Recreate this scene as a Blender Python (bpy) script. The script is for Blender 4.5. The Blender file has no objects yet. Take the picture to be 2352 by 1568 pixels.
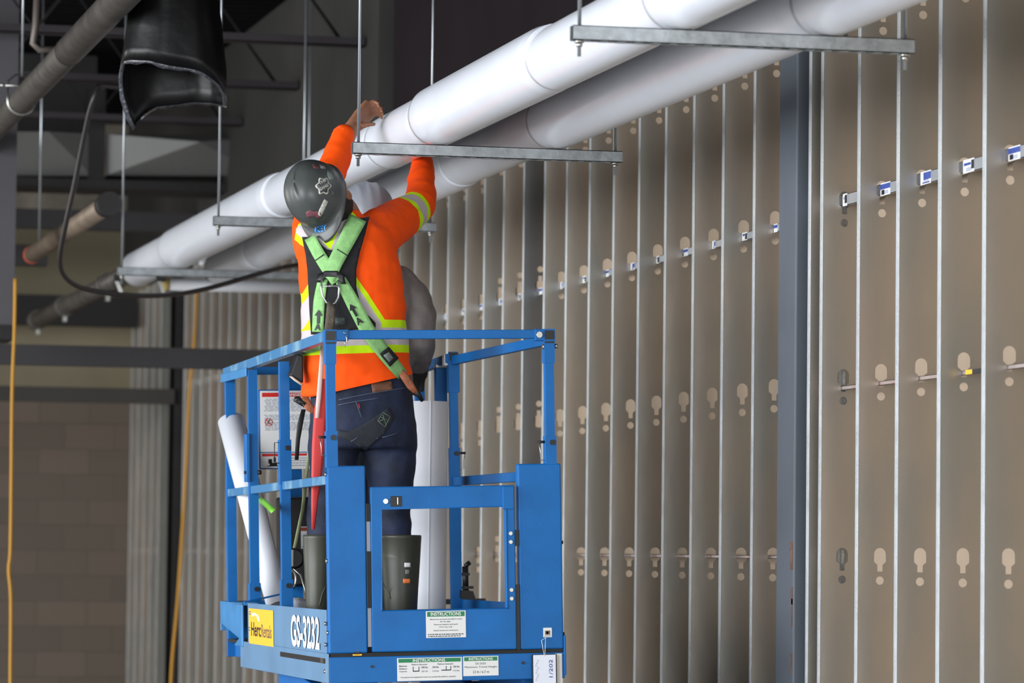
import bpy, bmesh, math, random
from mathutils import Vector, Matrix, noise
from mathutils.geometry import tessellate_polygon, delaunay_2d_cdt
from mathutils.bvhtree import BVHTree
random.seed(4)
scene = bpy.context.scene
COL = scene.collection
V = Vector
PI = math.pi

# ------------------------------------------------------------------ camera
FPX, YAW, PITCH, ROLL = 9044.5, .2278, .0542, -.0113
EYE = V((0, 0, 1.6))
Fd = V((math.sin(YAW)*math.cos(PITCH), math.cos(YAW)*math.cos(PITCH), math.sin(PITCH)))
R0 = V((math.cos(YAW), -math.sin(YAW), 0)); U0 = R0.cross(Fd)
Rt = R0*math.cos(ROLL) - U0*math.sin(ROLL); Up = U0*math.cos(ROLL) + R0*math.sin(ROLL)
cd = bpy.data.cameras.new('camera'); cam = bpy.data.objects.new('camera', cd); COL.objects.link(cam)
cd.sensor_width = 36; cd.lens = FPX*36/2352; cd.clip_start = .5; cd.clip_end = 200
M = Matrix((Rt, Up, -Fd)).transposed().to_4x4(); M.translation = EYE
cam.matrix_world = M
cd.dof.use_dof = True; cd.dof.focus_distance = 13.6; cd.dof.aperture_fstop = 4.5
scene.camera = cam

def at(px, py, X=None, Y=None, Z=None):
    """where the sight line through a photo point meets a plane of the place"""
    d = Fd + Rt*((px-1176)/FPX) - Up*((py-784)/FPX)
    t = X/d.x if X is not None else (Y/d.y if Y is not None else (Z-1.6)/d.z)
    return EYE + d*t

# ------------------------------------------------------------------ light
wd = bpy.data.worlds.new('world'); scene.world = wd; wd.use_nodes = True
wd.node_tree.nodes['Background'].inputs[0].default_value = (.88, .94, 1, 1)
wd.node_tree.nodes['Background'].inputs[1].default_value = .62
def area(name, loc, target, sx, sy, power, color):
    ld = bpy.data.lights.new(name, 'AREA'); ld.shape = 'RECTANGLE'; ld.size = sx; ld.size_y = sy
    ld.energy = power; ld.color = color
    o = bpy.data.objects.new(name, ld); COL.objects.link(o); o.location = loc
    o.rotation_euler = (V(target)-V(loc)).to_track_quat('-Z', 'Y').to_euler()
    return o
area('daylight_from_open_side', (-8, 10, 2.6), (2.5, 15, 2.0), 14, 4.4, 1900, (.93, .96, 1))
area('front_daylight_fill', (4.5, -7, 2.2), (3.2, 14, 2.3), 12, 3.8, 1500, (.95, .98, 1))  # daylight from behind the camera, shifted right as fill for the stud webs
area('far_fill_light', (-8, 24, 2.2), (3, 27, 2), 8, 3.6, 420, (1, .96, .9))  # added fill to brighten the dark far block wall
scene.view_settings.view_transform = 'Standard'; scene.view_settings.look = 'None'
scene.view_settings.gamma = 1; scene.view_settings.use_curve_mapping = False
scene.view_settings.exposure = 0.30

# ------------------------------------------------------------------ helpers
def srgb(r, g, b):
    f = lambda c: (c/255/12.92) if c/255 <= .04045 else ((c/255+.055)/1.055)**2.4
    return (f(r), f(g), f(b), 1)
MATS = {}
def mat(name, col, rough=.5, metal=0, var=0, vscale=3, bump=0, bscale=40, stretch=(1, 1, 1), col2=None, coat=0, thr=None, spec=.5, world=False):
    if name in MATS: return MATS[name]
    m = bpy.data.materials.new(name); m.use_nodes = True; nt = m.node_tree; b = nt.nodes['Principled BSDF']
    c = srgb(*col)
    b.inputs['Base Color'].default_value = c; b.inputs['Roughness'].default_value = rough; b.inputs['Metallic'].default_value = metal
    b.inputs['Coat Weight'].default_value = coat; b.inputs['Specular IOR Level'].default_value = spec
    tc = nt.nodes.new('ShaderNodeTexCoord'); mp = nt.nodes.new('ShaderNodeMapping'); mp.inputs['Scale'].default_value = stretch
    geo = nt.nodes.new('ShaderNodeNewGeometry') if world else None
    nt.links.new(geo.outputs['Position'] if world else tc.outputs['Object'], mp.inputs[0])
    if var or col2:
        n = nt.nodes.new('ShaderNodeTexNoise'); n.inputs['Scale'].default_value = vscale; n.inputs['Detail'].default_value = 5
        nt.links.new(mp.outputs[0], n.inputs[0])
        r = nt.nodes.new('ShaderNodeValToRGB'); nt.links.new(n.outputs[0], r.inputs[0])
        lo, hi = thr if thr else (.3, .7)
        r.color_ramp.elements[0].position = lo; r.color_ramp.elements[1].position = hi
        r.color_ramp.elements[0].color = tuple(x*(1-var) for x in c[:3])+(1,)
        r.color_ramp.elements[1].color = srgb(*col2) if col2 else tuple(min(1, x*(1+var)) for x in c[:3])+(1,)
        nt.links.new(r.outputs[0], b.inputs['Base Color'])
    if bump:
        n = nt.nodes.new('ShaderNodeTexNoise'); n.inputs['Scale'].default_value = bscale; n.inputs['Detail'].default_value = 3
        nt.links.new(mp.outputs[0], n.inputs[0])
        bp = nt.nodes.new('ShaderNodeBump'); bp.inputs['Strength'].default_value = bump; bp.inputs['Distance'].default_value = .01
        nt.links.new(n.outputs[0], bp.inputs['Height']); nt.links.new(bp.outputs[0], b.inputs['Normal'])
    MATS[name] = m; return m

BLUE = mat('lift_blue_paint', (4, 98, 168), .5, 0, .12, 6, .05, 200, spec=.35)
PALEBLUE = mat('pale_lift_blue_paint', (60, 130, 185), .4, 0, .15, 9, .05, 120)  # paler blue for the left bracket and rail extension
STEELB = mat('bright_bolt_steel', (190, 190, 185), .3, 1)
BLACKP = mat('black_plastic', (20, 20, 22), .45)
BLACKR = mat('black_rubber', (14, 14, 15), .6)
GALV = mat('galvanised_strut', (150, 155, 158), .42, .85, .2, 30, .05, 90)
ROD = mat('zinc_rod', (178, 184, 190), .35, .8)
FLANGE = mat('stud_flange_zinc', (212, 216, 218), .36, .4, .10, 8, .5, 220)
WEB = mat('stud_web_zinc', (172, 171, 165), .33, .76, 0, 1.5, .5, 2.0, stretch=(2, 2, .8), col2=(194, 183, 170), thr=(.36, .64), world=True)  # soft reflections put into the colour as paler, warmer blotches
WEBG = mat('stud_web_grey_reflection', (140, 142, 144), .32, .85, .2, 2, .1, 1.5)  # same zinc; a greyer reflection is painted into this web's colour
PVC = mat('white_pvc_jacket', (228, 232, 240), .2, 0, .03, 3, .02, 3)
PVCM = mat('white_pvc_matte', (222, 225, 232), .45, 0, .03, 3)
DKSTEEL = mat('dark_primer_steel', (34, 32, 33), .6, .2, .3, 4)
GREYPIPE = mat('grey_black_iron_pipe', (84, 80, 76), .5, .4, .35, 9, .15, 60)
COLP = mat('column_grey_blue_paint', (90, 97, 106), .5, 0, .08, 3)
RUST = mat('rust_scab', (105, 82, 70), .9, 0, .3, 40)
WHITE = mat('label_white', (225, 226, 224), .5)
GREEN = mat('label_green', (20, 125, 75), .5)
RED = mat('label_red', (205, 35, 30), .5)
INK = mat('label_ink', (70, 72, 80), .6)
INKB = mat('label_black', (18, 18, 20), .6)
YEL = mat('label_yellow', (250, 190, 50), .5)
LABBLUE = mat('label_blue', (45, 70, 150), .5)
ORANGEL = mat('label_orange', (225, 120, 60), .5)
PAPER = mat('tag_paper', (226, 230, 242), .5)

def tag(o, label=None, cat=None, group=None, kind=None):
    if label: o['label'] = label
    if cat: o['category'] = cat
    if group: o['group'] = group
    if kind: o['kind'] = kind
    return o
def empty(name, loc, label, cat, group=None, rot=None):
    o = bpy.data.objects.new(name, None); COL.objects.link(o); o.empty_display_size = .05
    o.location = loc
    if rot: o.rotation_euler = rot
    return tag(o, label, cat, group)
def basis(d):
    d = d.normalized(); a = V((0, 0, 1)) if abs(d.z) < .9 else V((1, 0, 0))
    u = d.cross(a).normalized(); return u, d.cross(u).normalized()

class MB:
    def __init__(s): s.v = []; s.f = []; s.mi = []; s.sm = []
    def add(s, vs, fs, m=0, smooth=False):
        b = len(s.v); s.v += [V(v) for v in vs]
        for f in fs: s.f.append([b+i for i in f]); s.mi.append(m); s.sm.append(smooth)
        return s
    def box(s, x0, x1, y0, y1, z0, z1, m=0):
        vs = [(x, y, z) for x in (x0, x1) for y in (y0, y1) for z in (z0, z1)]
        return s.add(vs, [(0, 1, 3, 2), (4, 6, 7, 5), (0, 4, 5, 1), (2, 3, 7, 6), (0, 2, 6, 4), (1, 5, 7, 3)], m)
    def bar(s, p0, p1, w, h, up=(0, 0, 1), m=0):
        p0, p1 = V(p0), V(p1); d = (p1-p0).normalized(); u = d.cross(V(up)).normalized(); v = u.cross(d)
        vs = [p+u*(a*w/2)+v*(b*h/2) for p in (p0, p1) for a, b in ((-1, -1), (1, -1), (1, 1), (-1, 1))]
        return s.add(vs, [(0, 1, 2, 3), (7, 6, 5, 4), (0, 4, 5, 1), (1, 5, 6, 2), (2, 6, 7, 3), (3, 7, 4, 0)], m)
    def tube(s, pts, r, seg=12, cap=True, m=0, closed=False):
        pts = [V(p) for p in pts]; n = len(pts); rs = r if isinstance(r, (list, tuple)) else [r]*n
        u, v = basis(pts[1]-pts[0]); rings = []; vs = []
        for i, p in enumerate(pts):
            a = pts[i-1] if (i or closed) else p; c = pts[(i+1) % n] if (i < n-1 or closed) else p
            d = (c-a).normalized()
            u = (u-d*u.dot(d)).normalized(); v = d.cross(u)
            vs += [p+(u*math.cos(2*PI*k/seg)+v*math.sin(2*PI*k/seg))*rs[i] for k in range(seg)]
        fs = [(i*seg+k, i*seg+(k+1) % seg, (i+1)*seg+(k+1) % seg, (i+1)*seg+k) for i in range(n-1) for k in range(seg)]
        if closed: fs += [((n-1)*seg+k, (n-1)*seg+(k+1) % seg, (k+1) % seg, k) for k in range(seg)]
        s.add(vs, fs, m, True)
        if cap and not closed:
            b = len(s.v)-n*seg
            s.f.append([b+k for k in range(seg)][::-1]); s.mi.append(m); s.sm.append(False)
            s.f.append([b+(n-1)*seg+k for k in range(seg)]); s.mi.append(m); s.sm.append(False)
        return s
    def cyl(s, p0, p1, r, seg=16, m=0, r2=None): return s.tube([p0, p1], [r, r if r2 is None else r2], seg, True, m)
    def rings(s, rings, cap=True, m=0, smooth=True):
        n = len(rings[0]); vs = [p for r in rings for p in r]
        fs = [(i*n+k, i*n+(k+1) % n, (i+1)*n+(k+1) % n, (i+1)*n+k) for i in range(len(rings)-1) for k in range(n)]
        if cap: fs += [tuple(range(n))[::-1], tuple((len(rings)-1)*n+k for k in range(n))]
        return s.add(vs, fs, m, smooth)
    def ball(s, c, r, axes=None, seg=16, m=0):
        c = V(c); rx = r if isinstance(r, (tuple, list)) else (r, r, r)
        ax = axes or (V((1, 0, 0)), V((0, 1, 0)), V((0, 0, 1)))
        rg = []
        for i in range(1, seg//2):
            t = PI*i/(seg//2)
            rg.append([c+ax[0]*(rx[0]*math.sin(t)*math.cos(2*PI*k/seg))+ax[1]*(rx[1]*math.sin(t)*math.sin(2*PI*k/seg))+ax[2]*(rx[2]*math.cos(t)) for k in range(seg)])
        b = len(s.v); s.rings(rg, False, m)
        s.v += [c+ax[2]*rx[2], c-ax[2]*rx[2]]; top = len(s.v)-2
        for k in range(seg):
            s.f.append([b+(k+1) % seg, b+k, top]); s.mi.append(m); s.sm.append(True)
            q = b+(len(rg)-1)*seg; s.f.append([q+k, q+(k+1) % seg, top+1]); s.mi.append(m); s.sm.append(True)
        return s
    def poly(s, outer, holes=(), m=0, th=0):
        """outer, holes: lists of 3D points in one plane"""
        loops = [[V(p) for p in outer]]+[[V(p) for p in h] for h in holes]
        tris = tessellate_polygon(loops); flat = [p for l in loops for p in l]
        s.add(flat, [tuple(t) for t in tris], m)
        if th:
            n = (loops[0][1]-loops[0][0]).cross(loops[0][2]-loops[0][1])
            nn = V((0, 0, 0))
            L = loops[0]
            for i in range(len(L)): nn += L[i].cross(L[(i+1) % len(L)])
            nn.normalize(); b = len(s.v)
            s.add([p-nn*th for p in flat], [tuple(t)[::-1] for t in tris], m)
            off = 0; N = len(flat)
            for l in loops:
                k = len(l)
                for i in range(k):
                    a, c = b-N+off+i, b-N+off+(i+1) % k
                    s.f.append([a, a+N, c+N, c]); s.mi.append(m); s.sm.append(False)
                off += k
        return s
    def text(s, txt, o, xd, yd, w, h, m=0, fit=True, bold=0):
        fc = bpy.data.curves.new('t', 'FONT'); fc.body = txt; fc.size = 1; fc.fill_mode = 'FRONT'
        fc.resolution_u = 3; fc.offset = bold
        to = bpy.data.objects.new('t', fc); me = to.to_mesh()
        if len(me.vertices):
            xs = [v.co.x for v in me.vertices]; ys = [v.co.y for v in me.vertices]
            x0, x1, y0, y1 = min(xs), max(xs), min(ys), max(ys)
            sy = h/(y1-y0); sx = w/(x1-x0) if fit else sy
            s.add([V(o)+V(xd)*((v.co.x-x0)*sx)+V(yd)*((v.co.y-y0)*sy) for v in me.vertices], [tuple(p.vertices) for p in me.polygons], m)
        to.to_mesh_clear(); bpy.data.objects.remove(to); bpy.data.curves.remove(fc); return s
    def build(s, name, mats, parent=None, local=False, bevel=0, mods=None):
        me = bpy.data.meshes.new(name); me.from_pydata([tuple(v) for v in s.v], [], s.f)
        if not isinstance(mats, (list, tuple)): mats = [mats]
        for m in mats: me.materials.append(m)
        for p, mi, sm in zip(me.polygons, s.mi, s.sm): p.material_index = mi; p.use_smooth = sm
        me.update(); o = bpy.data.objects.new(name, me); COL.objects.link(o)
        if parent:
            o.parent = parent
            if not local: o.matrix_parent_inverse = rootinv(parent)
        if bevel:
            b = o.modifiers.new('bevel', 'BEVEL'); b.width = bevel; b.segments = 2; b.limit_method = 'ANGLE'
        return o
def wmat(o):
    m = Matrix.LocRotScale(o.location, o.rotation_euler, None)
    if o.parent: m = wmat(o.parent) @ o.matrix_parent_inverse @ m
    return m
def rootinv(o): return wmat(o).inverted()
def struct(o): o['kind'] = 'structure'; return o
ORD = ['first', 'second', 'third', 'fourth', 'fifth', 'sixth', 'seventh', 'eighth', 'ninth', 'tenth', 'eleventh', 'twelfth', 'thirteenth', 'fourteenth', 'fifteenth', 'sixteenth', 'seventeenth', 'eighteenth', 'nineteenth', 'twentieth', 'twenty-first', 'twenty-second', 'twenty-third', 'twenty-fourth', 'twenty-fifth', 'twenty-sixth', 'twenty-seventh', 'twenty-eighth', 'twenty-ninth', 'thirtieth', 'thirty-first', 'thirty-second', 'thirty-third', 'thirty-fourth', 'thirty-fifth']

def spline(pts, k=6):
    P = [V(p) for p in pts]; n = len(P); Q = []
    for i in range(n-1):
        p0 = P[max(i-1, 0)]; p1 = P[i]; p2 = P[i+1]; p3 = P[min(i+2, n-1)]
        for j in range(k):
            t = j/k; Q.append(.5*((2*p1)+(p2-p0)*t+(2*p0-5*p1+4*p2-p3)*t*t+(3*p1-p0-3*p2+p3)*t**3))
    return Q+[P[-1]]
# ------------------------------------------------------------------ setting
W = 4.067; YB = 31.2
FLOOR = mat('concrete_floor', (158, 156, 152), .6, 0, .1, 1.2, .1, 8)
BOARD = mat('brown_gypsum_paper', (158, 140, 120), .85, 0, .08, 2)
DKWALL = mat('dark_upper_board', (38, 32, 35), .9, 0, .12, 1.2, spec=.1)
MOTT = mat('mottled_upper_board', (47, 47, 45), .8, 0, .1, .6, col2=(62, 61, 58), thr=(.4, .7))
DECK = mat('dark_roof_deck', (14, 14, 17), .9, 0, .2, 3, spec=.1)
struct(MB().box(-11, 5, -9, YB+.2, -.15, 0).build('floor', FLOOR))
mb = MB()                                             # fluted roof deck
ys = -4.0; prof = []
while ys < YB:
    prof += [(ys, 4.98), (ys+.09, 4.98), (ys+.11, 5.06), (ys+.19, 5.06)]; ys += .2
n = len(prof); vs = [(x, y, z) for x in (-9, 5) for y, z in prof]
mb.add(vs, [(i, i+1, n+i+1, n+i) for i in range(n-1)])
mb.box(-9, 5, -4, YB+.2, 5.07, 5.2)
struct(mb.build('ceiling', DECK))
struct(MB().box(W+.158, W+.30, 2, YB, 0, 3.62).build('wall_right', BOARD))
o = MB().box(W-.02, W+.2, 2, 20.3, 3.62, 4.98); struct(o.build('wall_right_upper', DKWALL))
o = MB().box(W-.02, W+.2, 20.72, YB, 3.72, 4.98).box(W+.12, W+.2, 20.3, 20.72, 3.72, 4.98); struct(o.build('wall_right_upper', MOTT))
# concrete block wall at the far end
cm = bpy.data.materials.new('concrete_block'); cm.use_nodes = True; nt = cm.node_tree; b = nt.nodes['Principled BSDF']; b.inputs['Roughness'].default_value = .9
tc = nt.nodes.new('ShaderNodeTexCoord'); mp = nt.nodes.new('ShaderNodeMapping'); mp.inputs['Rotation'].default_value = (PI/2, 0, 0)
br = nt.nodes.new('ShaderNodeTexBrick'); br.inputs['Scale'].default_value = 1; br.inputs['Brick Width'].default_value = .4; br.inputs['Row Height'].default_value = .2
br.inputs['Mortar Size'].default_value = .006; br.inputs['Mortar Smooth'].default_value = .4
br.inputs['Color1'].default_value = srgb(114, 102, 91); br.inputs['Color2'].default_value = srgb(101, 92, 83); br.inputs['Mortar'].default_value = srgb(94, 86, 78)
nt.links.new(tc.outputs['Object'], mp.inputs[0]); nt.links.new(mp.outputs[0], br.inputs[0]); nt.links.new(br.outputs[0], b.inputs['Base Color'])
struct(MB().box(-11, W+.3, YB, YB+.2, 0, 2.78).build('wall_back', cm))
UPB = mat('greenish_upper_block', (134, 126, 104), .85, 0, .1, 1.5)  # greener tone on the upper part of the block wall
struct(MB().box(-11, W+.3, YB, YB+.2, 2.78, 4.15).build('wall_back_upper', UPB))
struct(MB().box(-11, W+.3, YB-.15, YB+.2, 4.15, 4.98).build('trim_1', mat('rough_concrete_band', (186, 176, 160), .9, 0, .3, 3, col2=(112, 106, 98), thr=(.35, .65))))

# ------------------------------------------------------------------ wall studs
S = .4064; Y0 = 11.222
def ring2(cx, cz, r, n=14, a0=0, a1=2*PI, full=True):
    return [(cx+r*math.cos(a0+(a1-a0)*i/(n if full else n-1)), cz+r*math.sin(a0+(a1-a0)*i/(n if full else n-1))) for i in range(n)]
def keyhole(zt, flip):
    cx = .076; r = .0205
    L = ring2(cx, zt-r, r, 9, 0, PI, False)
    L += [(cx-r, zt-.046), (cx-.009, zt-.056), (cx-.009, zt-.078), (cx+.009, zt-.078), (cx+.009, zt-.056), (cx+r, zt-.046)]
    C = ring2(cx, zt-.108, .014, 12)
    if flip:
        L = [(x, 2*zt-.07-z) for x, z in L]; C = [(x, 2*zt-.07-z) for x, z in C]
    return [L, C]
H3 = 1.6+.038
def stud_meshes(flip, wm):
    hs = []
    for i in (-1, 0, 1, 2, 3): hs += keyhole(H3+.6096*i, flip)
    ou = [(0, 0), (.152, 0), (.152, 3.62), (0, 3.62)]
    d3 = lambda L: [(x, 0, z) for x, z in L]
    web = MB().poly(d3(ou), [d3(h) for h in hs], 0, .0012)
    fl = MB().box(0, .0014, 0, .036, 0, 3.62).box(.001, .010, .0345, .036, 0, 3.62)
    for g in range(3): fl.box(-.0008, .0002, .009+.007*g, .011+.007*g, 0, 3.62)
    fb = MB().box(.1506, .152, 0, .036, 0, 3.62)
    return web, fl, fb, wm
protos = {}
def make_stud(y, label, flip=False, grey=False, tag_group='metal wall studs along the right wall'):
    key = (flip, grey)
    if key not in protos:
        web, fl, fb, wm = stud_meshes(flip, WEBG if grey else WEB)
        r = empty('metal_stud', (W, y, 0), label, 'wall stud', tag_group)
        for nme, mm, ma in (('web', web, wm), ('flange', fl, FLANGE), ('flange', fb, FLANGE)):
            mm.build(nme, ma, r, local=True)
        protos[key] = r; return r
    src = protos[key]; r = src.copy(); COL.objects.link(r); r.location = (W, y, 0); r['label'] = label
    for ch in list(src.children):
        c = ch.copy(); COL.objects.link(c); c.parent = r
    return r
right = [(-3+k) for k in range(8)]
for k in (-2, -1, 0, 1, 2, 3, 4):
    n = 4-k+1
    make_stud(Y0+S*k, 'galvanised wall stud, %s one to the right of the grey-blue steel column' % ORD[n])
ms = make_stud(12.985, 'galvanised wall stud standing right against the grey-blue steel column')
st4 = [o for o in bpy.data.objects if o.name.startswith('metal_stud') and o.parent is None and abs(o.location.y-(Y0+4*S)) < .01][0]
mb = MB()
for q in (.066, .079): mb.box(q, q+.010, .02, .024, 1.0, 3.5)
mb.build('backing_strip', FLANGE, st4, local=True)
i = 0
for k in range(6, 49):
    y = Y0+S*k
    if 28.1 < y < 28.85: continue
    if k <= 25: lab = 'galvanised wall stud, %s one to the left of the grey-blue steel column' % ORD[k-6]
    elif y < 28.2: lab = 'distant galvanised wall stud left of the lift, %s one right of the far column' % ORD[int(round((28.2-y)/S))]
    else: lab = 'distant galvanised wall stud between far column and block wall, %s from the block wall' % ORD[48-k]
    make_stud(y, lab, k in (15, 16, 17), k == 15)
# steel columns standing in the stud line
r = empty('steel_column', (W, 13.25, 0), 'grey-blue painted square steel column in the near part of the stud wall', 'column')
MB().box(W-.004, W+.15, 13.149, 13.357, 0, 4.98).build('shaft', COLP, r, bevel=.006)
mb = MB()
for z0, z1, w in ((1.56, 1.66, .02), (1.44, 1.50, .013), (1.36, 1.46, .008), (1.2, 1.27, .012)):
    mb.box(W-.0055, W-.0035, 13.152+.004, 13.152+.004+w*1.6, z0, z1)
mb.build('rust_patch', RUST, r)
r = empty('steel_column', (W, 28.5, 0), 'far grey-green steel column between the distant studs', 'column')
MB().box(W-.03, W+.15, 28.27, 28.8, 0, 3.7).build('shaft', mat('far_column_grey', (120, 124, 120), .5, .3, .1, 3), r)
MB().box(W-.05, W-.03, 28.2, 28.3, 0, 3.7).box(W-.05, W+.1, 28.2, 28.215, 0, 3.7).build('cover_strip', DKSTEEL, r)
# bridging channels through the punch-outs
def channel(z0, z1, y0, y1, label, m, x=W+.07):
    r = empty('bridging_channel', (x, y0, z0), label, 'channel')
    MB().box(x, x+.0015, y0, y1, z0, z1).box(x, x+.014, y0, y1, z0, z0+.0015).box(x, x+.014, y0, y1, z1-.0015, z1).build('channel', m, r)
    return r
CH = mat('bridging_zinc', (196, 204, 214), .3, .85, .1, 5)
PINKCH = mat('bridging_zinc_pink_mark', (190, 178, 176), .35, .7, 0, 5, col2=(205, 120, 110), thr=(.58, .64))
zr1 = H3+1.2192
c1 = channel(zr1-.05, zr1-.012, 9.5, 13.12, 'long galvanised bridging channel with blue and white stickers through the upper stud holes', CH)
c1b = channel(zr1-.078, zr1-.05, 13.4, YB-.3, 'galvanised bridging channel left of the steel column through the upper stud holes', CH)
c2 = channel(H3+.6096-.072, H3+.6096-.058, 9.5, 13.12, 'thin galvanised bridging channel through the middle row of stud holes', PINKCH)
c3 = channel(H3-.04, H3-.028, 13.5, YB-.3, 'thin reddish bridging channel through the lower row of stud holes', PINKCH)
mb = MB().box(W+.067, W+.0698, Y0+S-.10, Y0+S-.04, H3+.538, H3+.552, 0).box(W+.067, W+.0698, Y0+S-.30, Y0+S-.10, H3+.538, H3+.552, 1)
mb.build('tape_mark', [YEL, BLACKP], c2)
rng = random.Random(3)
for k in range(-1, 26):
    y = Y0+S*k
    if k == 5: continue
    zc = zr1-.031; h = .021; y1 = y-.004; y0 = y-.105
    if k == 4: y1 = y-.004; y0 = y-.05
    if k > 5: zc = zr1-.064; h = .015; y0 = y-.05-.02*(k % 2)
    x = W+.0685
    st = MB().box(x, x+.0012, y0, y1, zc-h, zc+h, 0)
    v = [0, 1, 2][k % 3]
    if v == 0: st.box(x-.0006, x, y0, y1, zc, zc+h-.004, 1).box(x-.0006, x, y0+.06, y0+.09, zc-h+.003, zc-.002, 2)
    elif v == 1: st.box(x-.0006, x, y0+.03, y1-.01, zc+.002, zc+.010, 1).box(x-.0006, x, y0, y0+.025, zc-.012, zc+h-.005, 2)
    else: st.box(x-.0006, x, y0, y1-.03, zc-.006, zc+h-.004, 1).box(x-.0006, x, y0+.01, y1-.02, zc-h+.003, zc-h+.007, 1)
    for q in range(3 if k < 6 else 0): st.box(x-.0006, x, y0+.02, y1-.03, zc-.016+.004*q, zc-.0145+.004*q, 1)
    st.build('sticker', [WHITE, LABBLUE, INKB], c1 if k < 6 else c1b)
# double web strut seen in the hole right of the column (bright clips)
for zz in (zr1, H3+.6096, H3):
    pass
# header beams crossing in front of the wall
def beamx(name, x0, x1, y, z0, z1, d, m, label, cat='beam'):
    r = empty(name, (x0, y, z0), label, cat)
    MB().box(x0, x1, y, y+.008, z0, z1).build('web', m, r)
    MB().box(x0, x1, y, y+d, z0-.006, z0).build('flange', m, r)
    MB().box(x0, x1, y, y+d, z1, z1+.006).build('flange', m, r); return r
HDR = mat('header_dark_steel', (52, 50, 52), .6, .1, .1, 2)
beamx('header_beam', -8, W-.03, 22.7, 2.67, 2.775, .1, HDR, 'nearer dark steel header beam crossing at mid height behind the lift rail')
beamx('header_beam', -8, W-.03, 28.15, 2.665, 2.76, .1, mat('header_dark_steel_far', (60, 56, 52), .6, .1, .1, 2), 'farther dark steel header beam ending at the far column')
beamx('overhead_beam', -8, W-.03, 27.2, 3.83, 3.95, .15, HDR, 'black overhead beam ending above the far wall under the concrete band', 'beam')
beamx('overhead_beam', -8, 3.2, 29.0, 3.70, 3.84, .15, HDR, 'short black overhead beam hanging low before the far block wall', 'beam')
beamx('overhead_beam', -8, W-.03, 30.2, 3.33, 3.55, .15, mat('header_black', (24, 23, 22), .7), 'lowest black overhead beam right on top of the block wall face', 'beam')
# open web roof joists
JST = mat('joist_grey_paint', (56, 52, 54), .7, 0, .1, 3, spec=.2)
jlab = ['nearest', 'second nearest', 'third nearest', 'fourth nearest', 'farthest']
for i, y in enumerate((16.9, 19.0, 21.1, 23.2, 25.3)):
    r = empty('roof_joist', (-7, y, 4.37), '%s open-web roof joist with pale bottom chord under the dark deck' % jlab[i], 'joist', 'roof joists')
    MB().box(-7, W-.03, y-.05, y-.045, 4.37, 4.415).box(-7, W-.03, y-.05, y-.005, 4.37, 4.375).box(-7, W-.03, y+.045, y+.05, 4.37, 4.415).box(-7, W-.03, y+.005, y+.05, 4.37, 4.375).build('bottom_chord', JST, r)
    MB().box(-7, W-.03, y-.05, y-.045, 4.93, 4.98).box(-7, W-.03, y-.05, y+.05, 4.975, 4.98).build('top_chord', DKSTEEL, r)
    pts = []; x = -7; up = 0
    while x < W-.1: pts.append((x, y, 4.39 if up == 0 else 4.95)); x += .42; up ^= 1
    MB().tube(pts, .011, 8).build('web_bar', DKSTEEL, r)
# deep dark beam over the far part with galvanised duct below it
beamx('overhead_beam', -8, 3.2, 26.2, 4.33, 4.9, .2, DKSTEEL, 'deep dark roof beam above the cross-broken sheet metal duct')
DUCT = mat('dull_duct_sheet', (116, 116, 114), .5, .35, .12, 1.5)
duct = empty('sheet_metal_duct', (-4, 26.3, 3.95), 'long grey sheet metal duct with cross-broken panels under the far beam', 'duct')
yd = 25.95
def dq(px, py, out): 
    q = at(px, py, Y=yd); return (q.x, yd-out, q.z)
mb = MB().add([dq(-260, 308, .16), dq(105, 308, .16), dq(212, 404, 0), dq(-260, 400, 0), dq(225, 308, 0)], [(3, 2, 1, 0), (1, 2, 4)])
b0 = dq(-260, 400, 0); b1 = dq(212, 404, 0); mb.add([b0, b1, (b1[0], yd+.5, b1[2]), (b0[0], yd+.5, b0[2])], [(0, 1, 2, 3)])
mb.build('duct_panel', DUCT, duct)
mb = MB().add([dq(245, 308, 0), dq(640, 312, 0), dq(640, 406, 0), dq(245, 402, 0), dq(300, 396, .02), dq(600, 404, .02), dq(450, 332, .18)],
              [(4, 5, 6), (3, 2, 5, 4), (3, 4, 6, 0), (0, 6, 1), (1, 6, 5, 2)])
b0 = dq(245, 402, 0); b1 = dq(640, 406, 0); mb.add([b0, b1, (b1[0], yd+.5, b1[2]), (b0[0], yd+.5, b0[2])], [(0, 1, 2, 3)])
mb.build('duct_panel', DUCT, duct)
b0 = at(205, 300, Y=25.9); b1 = at(240, 412, Y=25.9)
MB().box(b0.x, b1.x, 25.9, 26.4, b1.z, b0.z+.3).build('duct_flange', DKSTEEL, duct)
b0 = at(0, 405, Y=25.9); b1 = at(640, 445, Y=25.9)
MB().box(-2.8, b1.x, 25.88, 26.4, b1.z, b0.z).build('duct_rail', DKSTEEL, duct)
g = at(15, 500, Y=21.5); g2 = at(31, 780, Y=21.5)
r = empty('duct_drop', (g.x-.06, 21.5, g2.z), 'grey sheet metal drop at the far left hanging above the header beam', 'duct')
MB().box(g2.x-.12, g2.x, 21.5, 21.9, g2.z+.08, 4.9).build('casing', mat('drop_grey', (80, 78, 82), .55, .2, .1, 2), r)
MB().box(g2.x-.125, g2.x+.004, 21.48, 21.92, g2.z, g2.z+.08).build('bottom_shade_band', DKSTEEL, r)  # dark band stands for the shadow at the drop's lower end

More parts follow.
